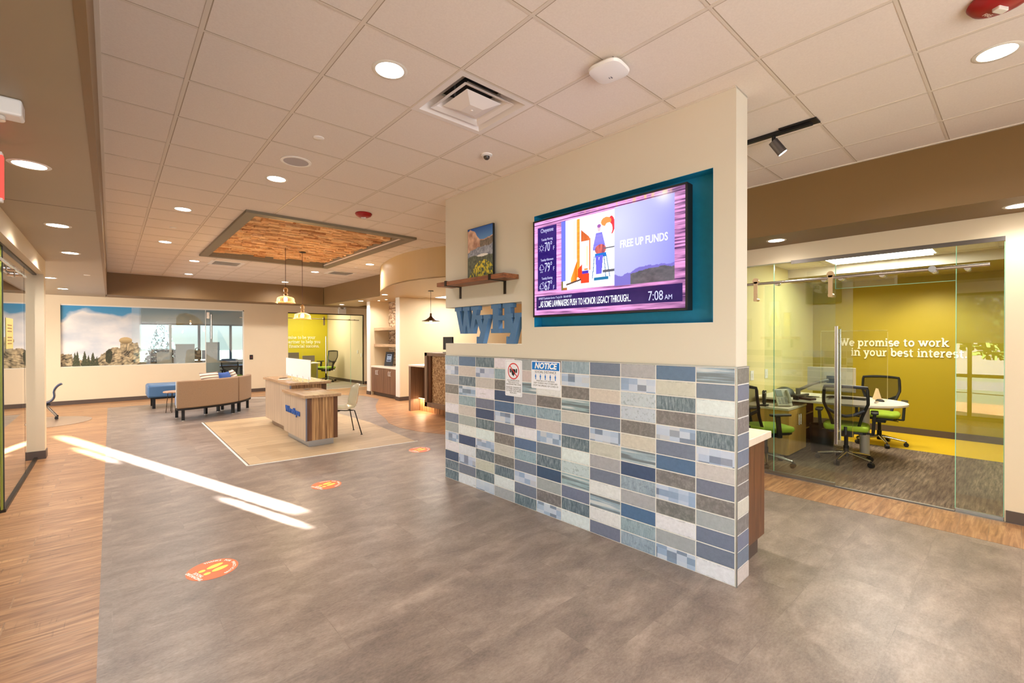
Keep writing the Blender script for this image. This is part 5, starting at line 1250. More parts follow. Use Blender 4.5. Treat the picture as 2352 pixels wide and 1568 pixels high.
# wall switch plate, paper notice on the left glass, push rail
ws = thing('switch_plate', 'small black switch plate on the wall right of the long window', 'light switch', (3.17, 15.398, 1.05)); MB().box(-.045, .045, -.008, 0, -.07, .07).build('plate', black, ws, bevel=.002); MB().box(-.018, .018, -.011, -.008, -.03, .03).build('rocker', plain('dark_red_rocker', (90, 30, 30), .4), ws)
nn = thing('paper_notice', 'yellow paper notice taped inside the left glass', 'notice', (-.744, 6.42, 1.5)); MB().box(.0005, .0015, 0, .42, 0, .30).build('sheet', plain('yellow_paper', (226, 200, 120), .7), nn)
for k in range(7):
    if k == 3: continue
    MB().box(.0016, .002, .08, .34, .045+.03*k, .056+.03*k).build('printed_line', plain('faded_print', (150, 110, 50), .7), nn)
hs = thing('glass_door_track', 'steel sliding rail and roller on the left glass front', 'door rail', (-.70, 6.3, 2.28)); MB().cyl((0, -2, 0), (0, 1.0, 0), .014).build('rail', chrome, hs, smooth=True)
for y in (.2, .7): MB().cyl((-.04, y, .0), (.01, y, 0), .03, n=18).build('roller', chrome, hs, smooth=True)
# ==== PART4
# ================================================================== NICHE, TELLER COUNTER
nw = MB()
nw.box(5.56, 10, 10.60, 10.75, 0, 3.3); nw.box(6.16, 10, 10.75, 12.6, 0, 3.3); nw.box(5.56, 6.2, 12.36, 12.56, 0, 3.3); nw.box(5.56, 6.2, 10.75, 10.80, 0, 3.3)
nw.box(6.2, 7.0, 12.56, 12.66, 0, 3.3)
wt = struct(nw.build('wall_teller', plain('warm_cream_wall_paint', (232, 214, 176), .55, bumps=.06, bscale=260)))
q = MB(); q.box(5.54, 5.56, 12.36, 12.56, .1, SB); q.box(5.54, 5.56, 10.60, 10.80, .1, SB); q.build('jamb', white_paint, wt)
q = MB(); q.box(5.53, 5.56, 12.34, 12.58, 0, .1); q.box(5.53, 5.56, 10.585, 10.81, 0, .1); q.box(5.56, 9, 10.585, 10.60, 0, .1); struct(q.build('baseboard_teller', base_m))
st_ = MB(); rr = random.Random(9); z = .84
while z < 2.66:
    h = rr.uniform(.02, .045); y = 10.8
    while y < 12.36:
        L_ = rr.uniform(.06, .2); k = rr.random(); c = np.array(lin(*((206, 182, 150) if k < .5 else (176, 148, 118) if k < .8 else (146, 116, 90))))*rr.uniform(.8, 1.1); c[3] = 1
        st_.col = tuple(c); st_.box(6.16-rr.uniform(.015, .05), 6.16, y, min(y+L_, 12.36), z, z+h-.002); y += L_
    z += h
st_.build('stacked_stone_panel', attr_mat('stacked_stone', 0, .8), wt)
for z, l in ((1.87, 'upper floating wood shelf in the niche'), (1.41, 'lower floating wood shelf in the niche')):
    s_ = tag(MB().box(-.22, .22, -.775, .775, -.04, .04).build('niche_shelf', zebra_top, bevel=.003), l, 'shelf', 'floating shelves in the niche'); s_.location = (5.885, 11.58, z)
nc = thing('niche_cabinet', 'brown four-door base cabinet in the niche', 'cabinet', (5.6, 11.58, 0))
MB().box(.0, .5, -.77, .77, .10, .785).build('body', walnut, nc); MB().box(.05, .5, -.77, .77, 0, .10).build('plinth', base_m, nc)
MB().box(-.03, .52, -.775, .775, .787, .832).build('worktop', counter_white, nc, bevel=.003)
for k in range(4):
    y0 = -.768+.384*k; dr_ = MB().box(-.022, -.002, y0+.003, y0+.381, .11, .78).build('door', woodmat('niche_door_walnut', (92, 62, 46), (118, 84, 62), (140, 104, 80), (20, 20, .6), .4), nc)
    hy = y0+.34 if k % 2 == 0 else y0+.045; q = MB(); q.tube([(-.022, hy, .60), (-.05, hy, .60), (-.05, hy, .71), (-.022, hy, .71)], .009, 6); q.build('handle', plain('bright_nickel', (226, 220, 212), .3, .3), dr_)
tb = thing('display_stand', 'black framed tablet display leaning on the niche counter', 'display', (5.86, 11.86, .833), R(-58))
M_ = Matrix.Rotation(R(-14), 4, 'X'); q = MB(); q.box(-.13, .13, -.01, .01, 0, .40); q.build('frame', black, tb, M_, bevel=.003)
q = MB(); q.box(-.07, .07, -.013, -.0102, .12, .33); q.build('lit_page', emis('tablet_page', (196, 206, 222), .6), tb, M_)
q = MB(); q.box(-.06, .06, -.0145, -.0132, .275, .32); q.box(-.06, .06, -.0145, -.0132, .13, .18); q.build('printed_panel', plain('tablet_print', (60, 66, 90), .4), tb, M_); MB().box(-.015, .015, 0, .14, 0, .012).build('foot', black, tb)
text('page_text', '$25', .07, M_ @ frame((0, -.0145, .225), (1, 0, 0), (0, 0, 1)), inkblk, tb, .0003)

tcn = thing('teller_counter', 'teller counter with cork front panel and a lower lit ledge', 'counter', (5.0, 8.4, .003)); ox, oy = 5.0, 8.4
def tcb(name, mat, x0, x1, y0, y1, z0, z1, **k): return MB().box(x0-ox, x1-ox, y0-oy, y1-oy, z0, z1).build(name, mat, tcn, **k)
tcb('end_panel', taupe_lam, 4.94, 5.6, 8.93, 9.02, 0, .985); tcb('ledge_top', counter_white, 4.93, 5.62, 8.36, 9.03, .985, 1.02, bevel=.003)
tcb('recess_panel', taupe_vert, 5.24, 5.28, 8.36, 8.93, .30, .985); tcb('slatted_kick', zebra, 5.16, 5.22, 6.6, 8.93, 0, .28)
tcb('led_strip', emis('warm_led', (255, 196, 140), 9), 5.12, 5.14, 6.7, 8.9, .272, .28)
area('under_counter_glow', (5.08, 7.9, .27), (0, 0, 0), .1, 2.0, 16, (1, .66, .42))
tcb('frame_post', taupe_lam, 4.95, 5.35, 8.27, 8.36, .17, 1.30); tcb('frame_top', taupe_lam, 4.95, 5.7, 6.4, 8.36, 1.235, 1.30); tcb('frame_bottom', taupe_lam, 4.95, 5.35, 6.4, 8.36, .17, .26)
tcb('frame_post', taupe_lam, 4.95, 5.35, 6.4, 6.5, .17, 1.30); tcb('cork_panel', cork, 5.03, 5.08, 6.5, 8.20, .26, 1.235); tcb('inner_reveal', walnut, 4.99, 5.06, 8.19, 8.27, .26, 1.235); tcb('counter_body', taupe_vert, 5.3, 5.9, 6.5, 8.3, 0, 1.2)
mt_ = thing('teller_monitor', 'edge of a black monitor on top of the teller counter', 'monitor', (5.3, 8.10, 1.303)); MB().box(-.02, .02, -.28, .06, .06, .33).build('display', black, mt_, bevel=.004); MB().box(-.02, .10, -.14, -.10, .01, .2).build('stand', black, mt_); MB().box(-.08, .12, -.2, -.02, 0, .012).build('foot', black, mt_)
ky = tag(MB().box(-.04, .04, -.10, .10, 0, .02).build('card_reader', black, bevel=.004), 'small black card reader on the lower teller ledge', 'card reader'); ky.location = (5.25, 8.52, 1.023)

# ================================================================== OFFICE CHAIRS
mesh_m = bpy.data.materials.new('black_mesh_fabric'); mesh_m.use_nodes = True; t = mesh_m.node_tree; t.nodes.clear(); o = nd(t, 'ShaderNodeOutputMaterial')
df_ = nd(t, 'ShaderNodeBsdfDiffuse'); df_.inputs[0].default_value = lin(48, 44, 38); tr = nd(t, 'ShaderNodeBsdfTransparent'); mx = nd(t, 'ShaderNodeMixShader'); mx.inputs[0].default_value = .62
t.links.new(tr.outputs[0], mx.inputs[1]); t.links.new(df_.outputs[0], mx.inputs[2]); t.links.new(mx.outputs[0], o.inputs[0])
green_f = plain('lime_green_seat_fabric', (150, 178, 42), .85, bumps=.3, bscale=400)
def office_chair(loc, rz, label, grp):
    c = thing('office_chair', label, 'chair', loc, rz, grp)               # faces local +x
    def bp_(z, w):                                                       # back surface
        k = (z-.50)/.48; return Vector((-.20-.10*k-.05*math.sin(k*2.6)+.05*w*w, w*np.interp(k, [0, .25, .6, 1], [.135, .165, .225, .215]), z))
    out = []
    for w in np.linspace(-1, 1, 9): out.append(bp_(.98, w*.98)+Vector((0, 0, .012*(1-w*w))))
    for z in np.linspace(.95, .44, 10): out.append(bp_(z, 1))
    for w in np.linspace(.9, -.9, 7): out.append(bp_(.44, w)+Vector((0, 0, -.02*(1-w*w))))
    for z in np.linspace(.44, .95, 10): out.append(bp_(z, -1))
    MB().tube(out, .017, 8, closed=True, flat=(.8, 1.15)).build('back_frame', black, c, smooth=True)
    v = []; NZ, NWW = 14, 10
    for i in range(NZ+1):
        for j in range(NWW+1): v.append(bp_(.44+.54*i/NZ, -1+2*j/NWW))
    q = MB(); q.add(v, [(i*(NWW+1)+j, i*(NWW+1)+j+1, (i+1)*(NWW+1)+j+1, (i+1)*(NWW+1)+j) for i in range(NZ) for j in range(NWW)]); q.build('mesh_back', mesh_m, c, smooth=True)
    MB().tube([bp_(.70, -.98), bp_(.64, -.5)+Vector((-.02, 0, 0)), bp_(.62, 0)+Vector((-.03, 0, 0)), bp_(.64, .5)+Vector((-.02, 0, 0)), bp_(.70, .98)], .013, 8, flat=(1, 1.5)).build('lumbar_bar', black, c, smooth=True)
    q = MB(); sh_ = [(-.22, -.19), (-.20, -.225), (.0, -.245), (.18, -.235), (.255, -.19), (.275, 0), (.255, .19), (.18, .235), (0, .245), (-.20, .225), (-.22, .19)]
    q.poly(sh_, .425, .49); q.build('seat', green_f, c, smooth=True, bevel=.026, seg=4)
    q = MB(); q.poly([(x*.9, y*.9) for x, y in sh_], .395, .428); q.box(-.12, .12, -.08, .08, .34, .40); q.tube([(-.12, 0, .37), (-.22, 0, .39), tuple(bp_(.48, 0)+Vector((-.015, 0, 0)))], .022, 8); q.tube([(.02, .08, .375), (.04, .22, .365)], .007, 6); q.build('seat_mechanism', black, c, bevel=.004)
    for s_ in (-1, 1):
        am = MB(); am.bar((-.01, s_*.27, .38), (-.05, s_*.285, .64), .035, .05); am.bar((-.01, s_*.10, .39), (-.01, s_*.28, .385), .05, .02); am.build('armrest_post', black, c, bevel=.005)
        q = MB(); rrect(q, -.15, .12, s_*.285-.04, s_*.285+.04, .035, .645, .67); q.build('armrest_pad', plain('black_soft_pad', (40, 38, 36), .5), c, smooth=True, bevel=.008)
    q = MB(); q.cyl((0, 0, .20), (0, 0, .345), .022, n=16); q.cyl((0, 0, .07), (0, 0, .21), .030, n=16); q.build('gas_column', blackm, c, smooth=True)
    for k in range(5):
        a = R(72*k+20); e = Vector((math.cos(a), math.sin(a), 0)); lg = MB().tube([e*.02+Vector((0, 0, .125)), e*.16+Vector((0, 0, .105)), e*.30+Vector((0, 0, .078))], [.026, .020, .014], 10, flat=(1.1, .8)).build('base_leg', chrome, c, smooth=True)
        p = e*.305; tn = Vector((-e.y, e.x, 0)); q = MB(); q.cyl(p+tn*-.024+Vector((0, 0, .031)), p+tn*.024+Vector((0, 0, .031)), .03, n=18); q.cyl(p+Vector((0, 0, .03)), p+Vector((0, 0, .075)), .008); q.build('castor', black, lg, smooth=True)
    return c
GC = 'mesh back office chairs with green seats'
ch0 = office_chair((7.07, 1.50, .007), R(10), 'green seat mesh chair in front of the desk, back to the glass', GC)
dup(ch0, (8.62, 1.42, .007), R(186), 'green seat mesh chair on the far side of the desk, against the yellow wall')
dup(ch0, (6.22, 2.16, .007), R(-35), 'green seat mesh chair partly hidden behind the partition end')

# ================================================================== YELLOW OFFICE
dw = thing('office_desk', 'white D-end desk with a single round leg in the yellow office', 'desk', (7.55, 1.5, .007))
pts = [(-.52, 1.1), (-.52, 0)]+[(.52*math.cos(R(a)), .55*math.sin(R(a))) for a in range(190, 351, 10)]+[(.52, 0), (.52, 1.1)]
MB().poly(pts, .715, .745).build('desktop', plain('white_desk_laminate', (236, 226, 208), .3), dw, bevel=.006, seg=3)
MB().cyl((.12, -.08, 0), (.12, -.08, .715), .055, n=28).build('leg', plain('grey_powder_coat', (196, 190, 178), .4), dw, smooth=True)
cr = thing('credenza', 'maple credenza with a white top and bar handles', 'cabinet', (6.98, 2.30, .007))
MB().box(-.36, .36, -.26, .30, .05, .635).build('body', maple, cr, bevel=.002); MB().box(-.34, .34, -.22, .28, 0, .05).build('plinth', black, cr); MB().box(-.38, .38, -.28, .30, .637, .665).build('worktop', counter_white, cr, bevel=.002)
for s_ in (-1, 1):
    d_ = MB().box(-.357 if s_ < 0 else .002, -.002 if s_ < 0 else .357, -.278, -.26, .055, .63).build('door', maple, cr)
    q = MB(); q.tube([(s_*.035, -.278, .42), (s_*.035, -.305, .42), (s_*.035, -.305, .56), (s_*.035, -.278, .56)], .0055, 6); q.build('handle', chrome, d_)
os2 = thing('open_shelf_unit', 'dark open shelf unit under the desk beside the credenza', 'shelf unit', (7.72, 2.34, .007))
q = MB(); q.box(-.33, -.31, -.22, .26, 0, .70); q.box(.31, .33, -.22, .26, 0, .70); q.box(-.31, .31, .24, .26, 0, .7)
for z in (.02, .25, .46): q.box(-.31, .31, -.22, .24, z, z+.018)
q.build('carcass', walnut, os2)
bn = thing('waste_bin', 'black waste bin under the office desk', 'bin', (7.45, 1.86, .007)); MB().lathe([(0, 0), (.13, 0), (.15, .38), (.14, .38), (.12, .01), (0, .01)], n=28).build('shell', black, bn, smooth=True)
mo = thing('office_monitor', 'pale-backed monitor on a grey arm in the yellow office', 'monitor', (7.55, 1.98, .753), R(0))
Mm = Matrix.Translation((.05, -.19, .26)) @ Matrix.Rotation(R(-82), 4, 'Z') @ Matrix.Rotation(R(0), 4, 'X')
q = MB(); q.box(-.28, .28, -.012, .012, -.17, .17); q.build('back_shell', plain('silver_monitor_back', (214, 206, 192), .4), mo, Mm, bevel=.006)
q = MB(); q.box(-.278, .278, .012, .018, -.168, .168); q.build('screen_panel', black, mo, Mm)
q = MB(); q.box(-.05, .05, -.03, -.012, -.05, .05); q.build('mount_plate', plain('dark_grey_plastic', (80, 76, 70), .5), mo, Mm)
q = MB(); q.tube([(.0, -.17, .25), (-.12, -.02, .20), (-.22, .14, .10)], .022, 10); q.cyl((-.22, .14, 0), (-.22, .14, .13), .03); q.build('arm', plain('grey_arm', (120, 114, 104), .4, .3), mo, smooth=True)
ph = thing('desk_phone', 'beige desk phone standing on a slanted base on the credenza', 'telephone', (6.80, 2.12, .682), R(-40))
Mp = Matrix.Rotation(R(-28), 4, 'X'); q = MB(); q.box(-.10, .10, -.012, .012, 0, .24); q.build('body', plain('beige_phone', (206, 200, 176), .4), ph, Mp, bevel=.006)
q = MB(); q.box(-.085, .0, -.018, -.012, .13, .22); q.build('display', plain('lcd', (120, 130, 110), .3), ph, Mp)
for i in range(4):
    q = MB()
    for j in range(3): q.box(-.08+.045*j, -.05+.045*j, -.017, -.012, .025+.024*i, .04+.024*i)
    q.build('key_row', plain('grey_keys', (150, 150, 140), .4), ph, Mp)
MB().tube([(.065, -.03, .03), (.065, -.045, .12), (.065, -.03, .21)], .018, 8).build('handset', plain('beige_handset', (190, 186, 164), .4), ph, Mp, smooth=True)
MB().box(-.09, .09, 0, .10, 0, .02).build('foot', plain('beige_foot', (190, 184, 160), .4), ph)
p2 = thing('cordless_headset', 'black headset charger behind the desk phone', 'headset', (6.66, 2.33, .674)); MB().box(-.05, .05, -.04, .04, 0, .02).build('base', black, p2, bevel=.004); MB().box(-.03, .03, -.012, .012, .02, .17).build('cradle', black, p2, bevel=.006); MB().tube([(.0, .02, .16), (.05, .03, .2), (.09, .02, .14)], .009).build('headband', black, p2, smooth=True)
pf = thing('small_print_frame', 'small black framed print beside the headset charger', 'picture frame', (7.0, 2.45, .674)); MB().box(-.06, .06, -.008, .008, 0, .17).build('frame', black, pf); MB().box(-.045, .045, -.010, -.008, .03, .15).build('print', plain('grey_print3', (170, 166, 150), .5), pf)
dev = thing('docking_hub', 'dark rounded device with cables at the back of the office desk', 'device', (7.35, 2.30, .753)); MB().lathe([(0, 0), (.13, 0), (.14, .03), (.10, .10), (.04, .13), (0, .135)], n=24).build('body', plain('charcoal_device', (70, 72, 62), .5), dev, smooth=True)
for k in range(4): MB().tube([(-.1+.03*k, -.12, .01), (-.16+.06*k, -.24, .012), (.02+.05*k, -.30-.03*k, .008), (.18, -.22, .006)], .004, 6).build('cable', black, dev, smooth=True)
lb = thing('keyboard_tray_bar', 'black bar arm lying across the back of the desk', 'arm', (7.14, 2.03, .753), R(-8)); MB().box(-.16, .2, -.02, .02, .035, .065).build('bar', plain('dark_grey_bar', (66, 62, 56), .4), lb, bevel=.006); MB().box(-.16, -.12, -.03, .03, 0, .05).build('foot', black, lb)
kb = thing('keyboard', 'black keyboard lying on the white office desk', 'keyboard', (7.66, 1.62, .753), R(-92)); MB().box(-.22, .22, -.07, .07, 0, .016).build('body', black, kb, bevel=.004)
for i in range(4): MB().box(-.21, .21, -.06+.031*i, -.036+.031*i, .016, .021).build('key_row', plain('dark_keys', (50, 50, 52), .5), kb)
ms = tag(MB().lathe([(0, 0), (.03, 0), (.034, .012), (.02, .03), (0, .034)], n=20).build('computer_mouse', black, smooth=True), 'black mouse near the rounded desk end', 'mouse'); ms.location = (7.62, 1.25, .753); ms.scale = (1, 1.5, 1)
cd_ = tag(MB().add([(-.05, -.04, 0), (.05, -.04, 0), (.05, .04, 0), (-.05, .04, 0), (-.05, 0, .15), (.05, 0, .15)], [(0, 1, 5, 4), (2, 3, 4, 5), (0, 4, 3), (1, 2, 5), (0, 3, 2, 1)]).build('tent_card', plain('orange_white_card', (240, 214, 180), .5)), 'white folded tent card at the rounded desk end', 'card'); cd_.location = (7.86, 1.32, .753); cd_.rotation_euler = (0, 0, R(25))
bk = tag(MB().box(-.06, .06, -.09, .09, 0, .03).build('card_terminal', plain('maroon_black_plastic', (60, 34, 34), .4), bevel=.01), 'small dark card terminal on the near edge of the desk', 'card terminal'); bk.location = (7.12, 1.95, .753); bk.rotation_euler = (0, 0, R(-20))
sg_ = thing('sneeze_guard', 'clear acrylic guard with rounded corners standing on the office desk', 'screen', (7.4, 1.5, .753))
q = MB(); rrect(q, -.36, .36, 0, .92, .03, -.003, .003, 6); ac = glass('clear_acrylic', (.97, .97, .93), 1.4, .8); q.build('panel', ac, sg_, frame((0, 0, .02), (0, 1, 0), (0, 0, 1)))
q = MB(); q.box(-.003, .003, -.36, .36, .935, .941); q.box(-.003, .003, -.363, -.360, .05, .92); q.box(-.003, .003, .360, .363, .05, .92); q.build('polished_edge', plain('acrylic_edge', (236, 226, 170), .2), sg_)
for y in (-.25, .25): MB().box(-.07, .07, y-.012, y+.012, 0, .02).build('foot', chrome, sg_)
for y, z in ((2.30, 1.02), (2.05, 1.02)):
    pass
for x, l in ((7.00, 'white wall socket plate on the office side wall, left one'), (7.55, 'white wall switch plate on the office side wall, right one')):
    s_ = thing('wall_plate', l, 'wall plate', (x, 2.619, 1.05), group='white wall plates in the yellow office'); MB().box(-.055, .055, -.008, 0, -.07, .07).build('plate', white, s_, bevel=.002); MB().box(-.02, .02, -.011, -.008, -.03, .03).build('rocker', white_paint, s_)
# office ceiling light and soffit downlights
ol = thing('office_ceiling_light', 'rectangular lit panel in the yellow office ceiling', 'ceiling light', (8.05, 1.35, 2.74)); MB().box(-.28, .28, -.58, .58, -.003, 0).build('diffuser', emis('panel_light', (255, 250, 235), 5), ol); q = MB(); fr(q, -.30, .30, -.60, .60, .02, -.006, 0); q.build('frame', white, ol)
area('office_panel_lamp', (8.05, 1.35, 2.72), (0, 0, 0), .55, 1.1, 42, (1, .95, .86)); area('office_fill_lamp', (6.9, .3, 2.7), (0, 0, 0), .55, .55, 14, (1, .95, .86))
ov = thing('office_vent', 'square slotted vent in the office ceiling left of the lit panel', 'vent', (7.45, 2.0, 2.74)); q = MB(); fr(q, -.28, .28, -.28, .28, .05, -.006, 0); q.build('frame', white, ov); MB().box(-.23, .23, -.23, .23, -.002, 0).build('dark_core', dk, ov)
for k in range(6): MB().obox((0, -.19+.075*k, -.008), (.45, .05, .002), Matrix.Rotation(R(30), 3, 'X')).build('louvre', white, ov)
for y, l in ((1.9, 'small downlight in the yellow office soffit, left one'), (.85, 'small downlight in the yellow office soffit, middle one'), (-.1, 'small downlight in the yellow office soffit, right one')):
    downlight(9.0, y, 2.6, l, 'small downlights in the yellow office soffit', .05, 0, False)
    d = bpy.data.lights.new('wall_washer', 'SPOT'); d.energy = 12 if y != .85 else 50; d.color = (1, .93, .8); d.spot_size = R(95); d.spot_blend = .9; d.shadow_soft_size = .03
    o_ = bpy.data.objects.new('wall_washer', d); C.objects.link(o_); o_.location = (9.05, y if y != .85 else .95, 2.56); o_.rotation_euler = Vector((-.55, 0, 1)).to_track_quat('Z', 'Y').to_euler()

# raised slab serif lettering (own stroke alphabet)
def glyph(ch):
    """strokes in an x-height 1 box: ('l',x0,y0,x1,y1) stem, ('a',cx,cy,rx,ry,a0,a1) arc, ('s',x,y,half) serif; returns advance, list"""
    G = {
     'W': (1.9, [('l', .22, 1.35, .62, .05), ('l', .62, .05, .95, 1.2), ('l', .95, 1.2, 1.28, .05), ('l', 1.28, .05, 1.68, 1.35), ('s', .22, 1.38, .26), ('s', 1.68, 1.38, .26), ('s', .95, 1.38, .2)]),
     'e': (1.05, [('a', .5, .5, .38, .42, 0, 320), ('l', .14, .52, .86, .52)]),
     'p': (1.2, [('l', .25, -.42, .25, .92), ('a', .62, .5, .36, .42, -180, 180), ('s', .25, -.44, .25), ('s', .15, .95, .14)]),
     'b': (1.2, [('l', .25, .08, .25, 1.4), ('a', .62, .5, .36, .42, -180, 180), ('s', .15, 1.42, .14)]),
     'r': (.9, [('l', .28, .06, .28, .92), ('a', .62, .55, .32, .36, 60, 170), ('s', .30, .05, .28), ('s', .16, .95, .14)]),
     'o': (1.1, [('a', .53, .5, .38, .42, 0, 360)]),
     'm': (1.75, [('l', .26, .06, .26, .92), ('a', .58, .55, .30, .38, 0, 170), ('l', .88, .06, .88, .55), ('a', 1.18, .55, .30, .38, 0, 170), ('l', 1.48, .06, 1.48, .55), ('s', .26, .05, .22), ('s', .88, .05, .22), ('s', 1.48, .05, .22), ('s', .14, .95, .14)]),
     'n': (1.25, [('l', .26, .06, .26, .92), ('a', .62, .55, .34, .38, 0, 170), ('l', .96, .06, .96, .55), ('s', .26, .05, .24), ('s', .96, .05, .24), ('s', .14, .95, .14)]),
     'h': (1.25, [('l', .26, .06, .26, 1.4), ('a', .62, .55, .34, .38, 0, 170), ('l', .96, .06, .96, .55), ('s', .26, .05, .24), ('s', .96, .05, .24), ('s', .14, 1.42, .14)]),
     'i': (.6, [('l', .3, .06, .3, .92), ('s', .3, .05, .25), ('s', .19, .95, .14), ('d', .28, 1.3)]),
     's': (.95, [('a', .47, .70, .30, .22, 40, 270), ('a', .47, .27, .31, .22, -140, 90)]),
     't': (.85, [('l', .35, .25, .35, 1.25), ('a', .56, .27, .21, .21, 180, 300), ('s', .40, .93, .34)]),
     'k': (1.25, [('l', .26, .06, .26, 1.4), ('l', .30, .45, .85, .92), ('l', .48, .58, .95, .06), ('s', .26, .05, .24), ('s', .98, .05, .22), ('s', .84, .94, .24), ('s', .14, 1.42, .14)]),
     'y': (1.2, [('l', .25, .92, .62, .05), ('l', .98, .92, .45, -.42), ('s', .25, .95, .26), ('s', .98, .95, .24), ('l', .18, -.42, .48, -.42)]),
     'u': (1.25, [('l', .28, .4, .28, .92), ('a', .62, .4, .34, .36, 180, 350), ('l', .96, .06, .96, .92), ('s', .16, .95, .14), ('s', .84, .95, .14), ('s', 1.06, .05, .14)]),
     'w': (1.65, [('l', .2, .92, .52, .05), ('l', .52, .05, .82, .85), ('l', .82, .85, 1.12, .05), ('l', 1.12, .05, 1.45, .92), ('s', .2, .95, .24), ('s', 1.45, .95, .24), ('s', .82, .95, .16)]),
     'l': (.6, [('l', .3, .06, .3, 1.4), ('s', .3, .05, .25), ('s', .19, 1.42, .14)]),
     'f': (.8, [('l', .3, .06, .3, 1.1), ('a', .52, 1.1, .22, .28, 60, 180), ('s', .34, .05, .28), ('s', .36, .93, .3)]),
     'a': (1.15, [('a', .45, .32, .30, .26, 0, 360), ('l', .78, .06, .78, .62), ('a', .48, .62, .30, .30, 0, 150), ('s', .88, .05, .14)]),
     'c': (1.0, [('a', .5, .5, .38, .42, 50, 310)]), '.': (.45, [('d', .2, .1)]), ' ': (.55, []),
    }
    return G[ch]
def slabtext(body, xh, mat, parent, M, w=.20, ext=.012, nm='raised_letter', sx=1.):
    x = 0
    for ch in body:
        adv, st_l = glyph(ch)
        if st_l:
            q = MB()
            for k, s_ in enumerate(st_l):
                h = w/2; z1 = ext+.0003*k
                def quadstrip(pts):
                    n_ = len(pts); L_ = []; Rr = []
                    for i, p in enumerate(pts):
                        a_ = pts[max(0, i-1)]; b_ = pts[min(n_-1, i+1)]; dx, dy = b_[0]-a_[0], b_[1]-a_[1]; m_ = math.hypot(dx, dy) or 1
                        L_.append((p[0]-dy/m_*h, p[1]+dx/m_*h)); Rr.append((p[0]+dy/m_*h, p[1]-dx/m_*h))
                    for i in range(n_-1):
                        q.poly([((x+u)*xh*sx, v_*xh) for u, v_ in (L_[i], Rr[i], Rr[i+1], L_[i+1])], 0, z1)
                if s_[0] == 'l': quadstrip([(s_[1], s_[2]), (s_[3], s_[4])])
                elif s_[0] == 'a':
                    n_ = 14; quadstrip([(s_[1]+s_[3]*math.cos(R(s_[5]+(s_[6]-s_[5])*i/n_)), s_[2]+s_[4]*math.sin(R(s_[5]+(s_[6]-s_[5])*i/n_))) for i in range(n_+1)])
                elif s_[0] == 's': h = .075; quadstrip([(s_[1]-s_[3], s_[2]), (s_[1]+s_[3], s_[2])])
                elif s_[0] == 'd': q.poly([((x+s_[1]+.14*math.cos(R(a_)))*xh*sx, (s_[2]+.14*math.sin(R(a_)))*xh) for a_ in range(0, 360, 40)], 0, z1)
            q.build(nm, mat, parent, M)
        x += adv
    return x*xh*sx
cream_l = plain('cream_raised_letter', (244, 236, 214), .45)
wsn = thing('wall_slogan', 'cream raised words We promise to work in your best interest on the yellow wall', 'wall sign', (9.898, 0, 0))
def slogan_width(b): return sum(glyph(c)[0] for c in b)
for body, y0, y1, zb, in (('We promise to work', 2.20, .76, 1.455), ('in your best interest.', 2.03, .56, 1.285)):
    wdt = slogan_width(body); xh = .094; sx_3 = (y0-y1)/(wdt*xh); slabtext(body, xh, cream_l, wsn, frame((0, y0, zb), (0, -1, 0), (0, 0, 1)), .25, .014, sx=sx_3)

# ================================================================== LIME OFFICE AND MEETING ROOM CONTENTS
wsl = thing('lime_wall_slogan', 'white raised three-line slogan on the lime office wall', 'wall sign', (0, 18.565, 0))
for body, x1, zb in (('promise to be your', 6.07, 1.60), ('your partner to help you', 6.26, 1.43), ('financial success.', 6.22, 1.26)):
    wdt = slogan_width(body); xh = .085; slabtext(body, xh, cream_l, wsl, frame((x1-wdt*xh*.80, 0, zb), (1, 0, 0), (0, 0, 1)), .2, .014, sx=.80)
dup(ch0, (6.0, 17.2, .004), R(200), 'dark mesh chair seen through the lime office glass').scale = (1.15, 1.15, 1.15)
ld = thing('lime_office_desk', 'white desk in the lime office behind the white screen', 'desk', (5.1, 17.1, .004)); MB().box(-.8, .55, -.35, .35, .71, .74).build('desktop', white, ld, bevel=.004)
for x in (-.7, .45): MB().box(x-.025, x+.025, -.3, .3, 0, .71).build('leg', alum, ld)
for x, w, h, l in ((4.72, .50, .34, 'large grey monitor on the lime office desk, left'), (5.30, .42, .22, 'smaller grey monitor on the lime office desk, right')):
    m_ = thing('lime_office_monitor', l, 'monitor', (x+.05, 17.1, .746)); MB().box(-w/2, w/2, -.015, .015, .03, .03+h).build('display', plain('grey_screen_back', (126, 118, 104), .4), m_, bevel=.004); MB().box(-.02, .02, 0, .05, 0, .2).build('stand', black, m_); MB().box(-.1, .1, -.06, .08, 0, .01).build('foot', black, m_)
for x, y, z, l in ((6.666, 15.9, 1.13, 'thermostat on the cream wall inside the lime office'), (6.681, 15.62, 1.02, 'white light switch near the right edge of the lime office glass'), (6.568, 17.9, .40, 'low white socket on the cream wall inside the lime office')):
    s_ = thing('lime_office_plate', l, 'wall plate', (x, y, z), group='white plates on the lime office side wall'); MB().box(-.01, 0, -.045, .045, -.06, .06).build('plate', white, s_, bevel=.002)
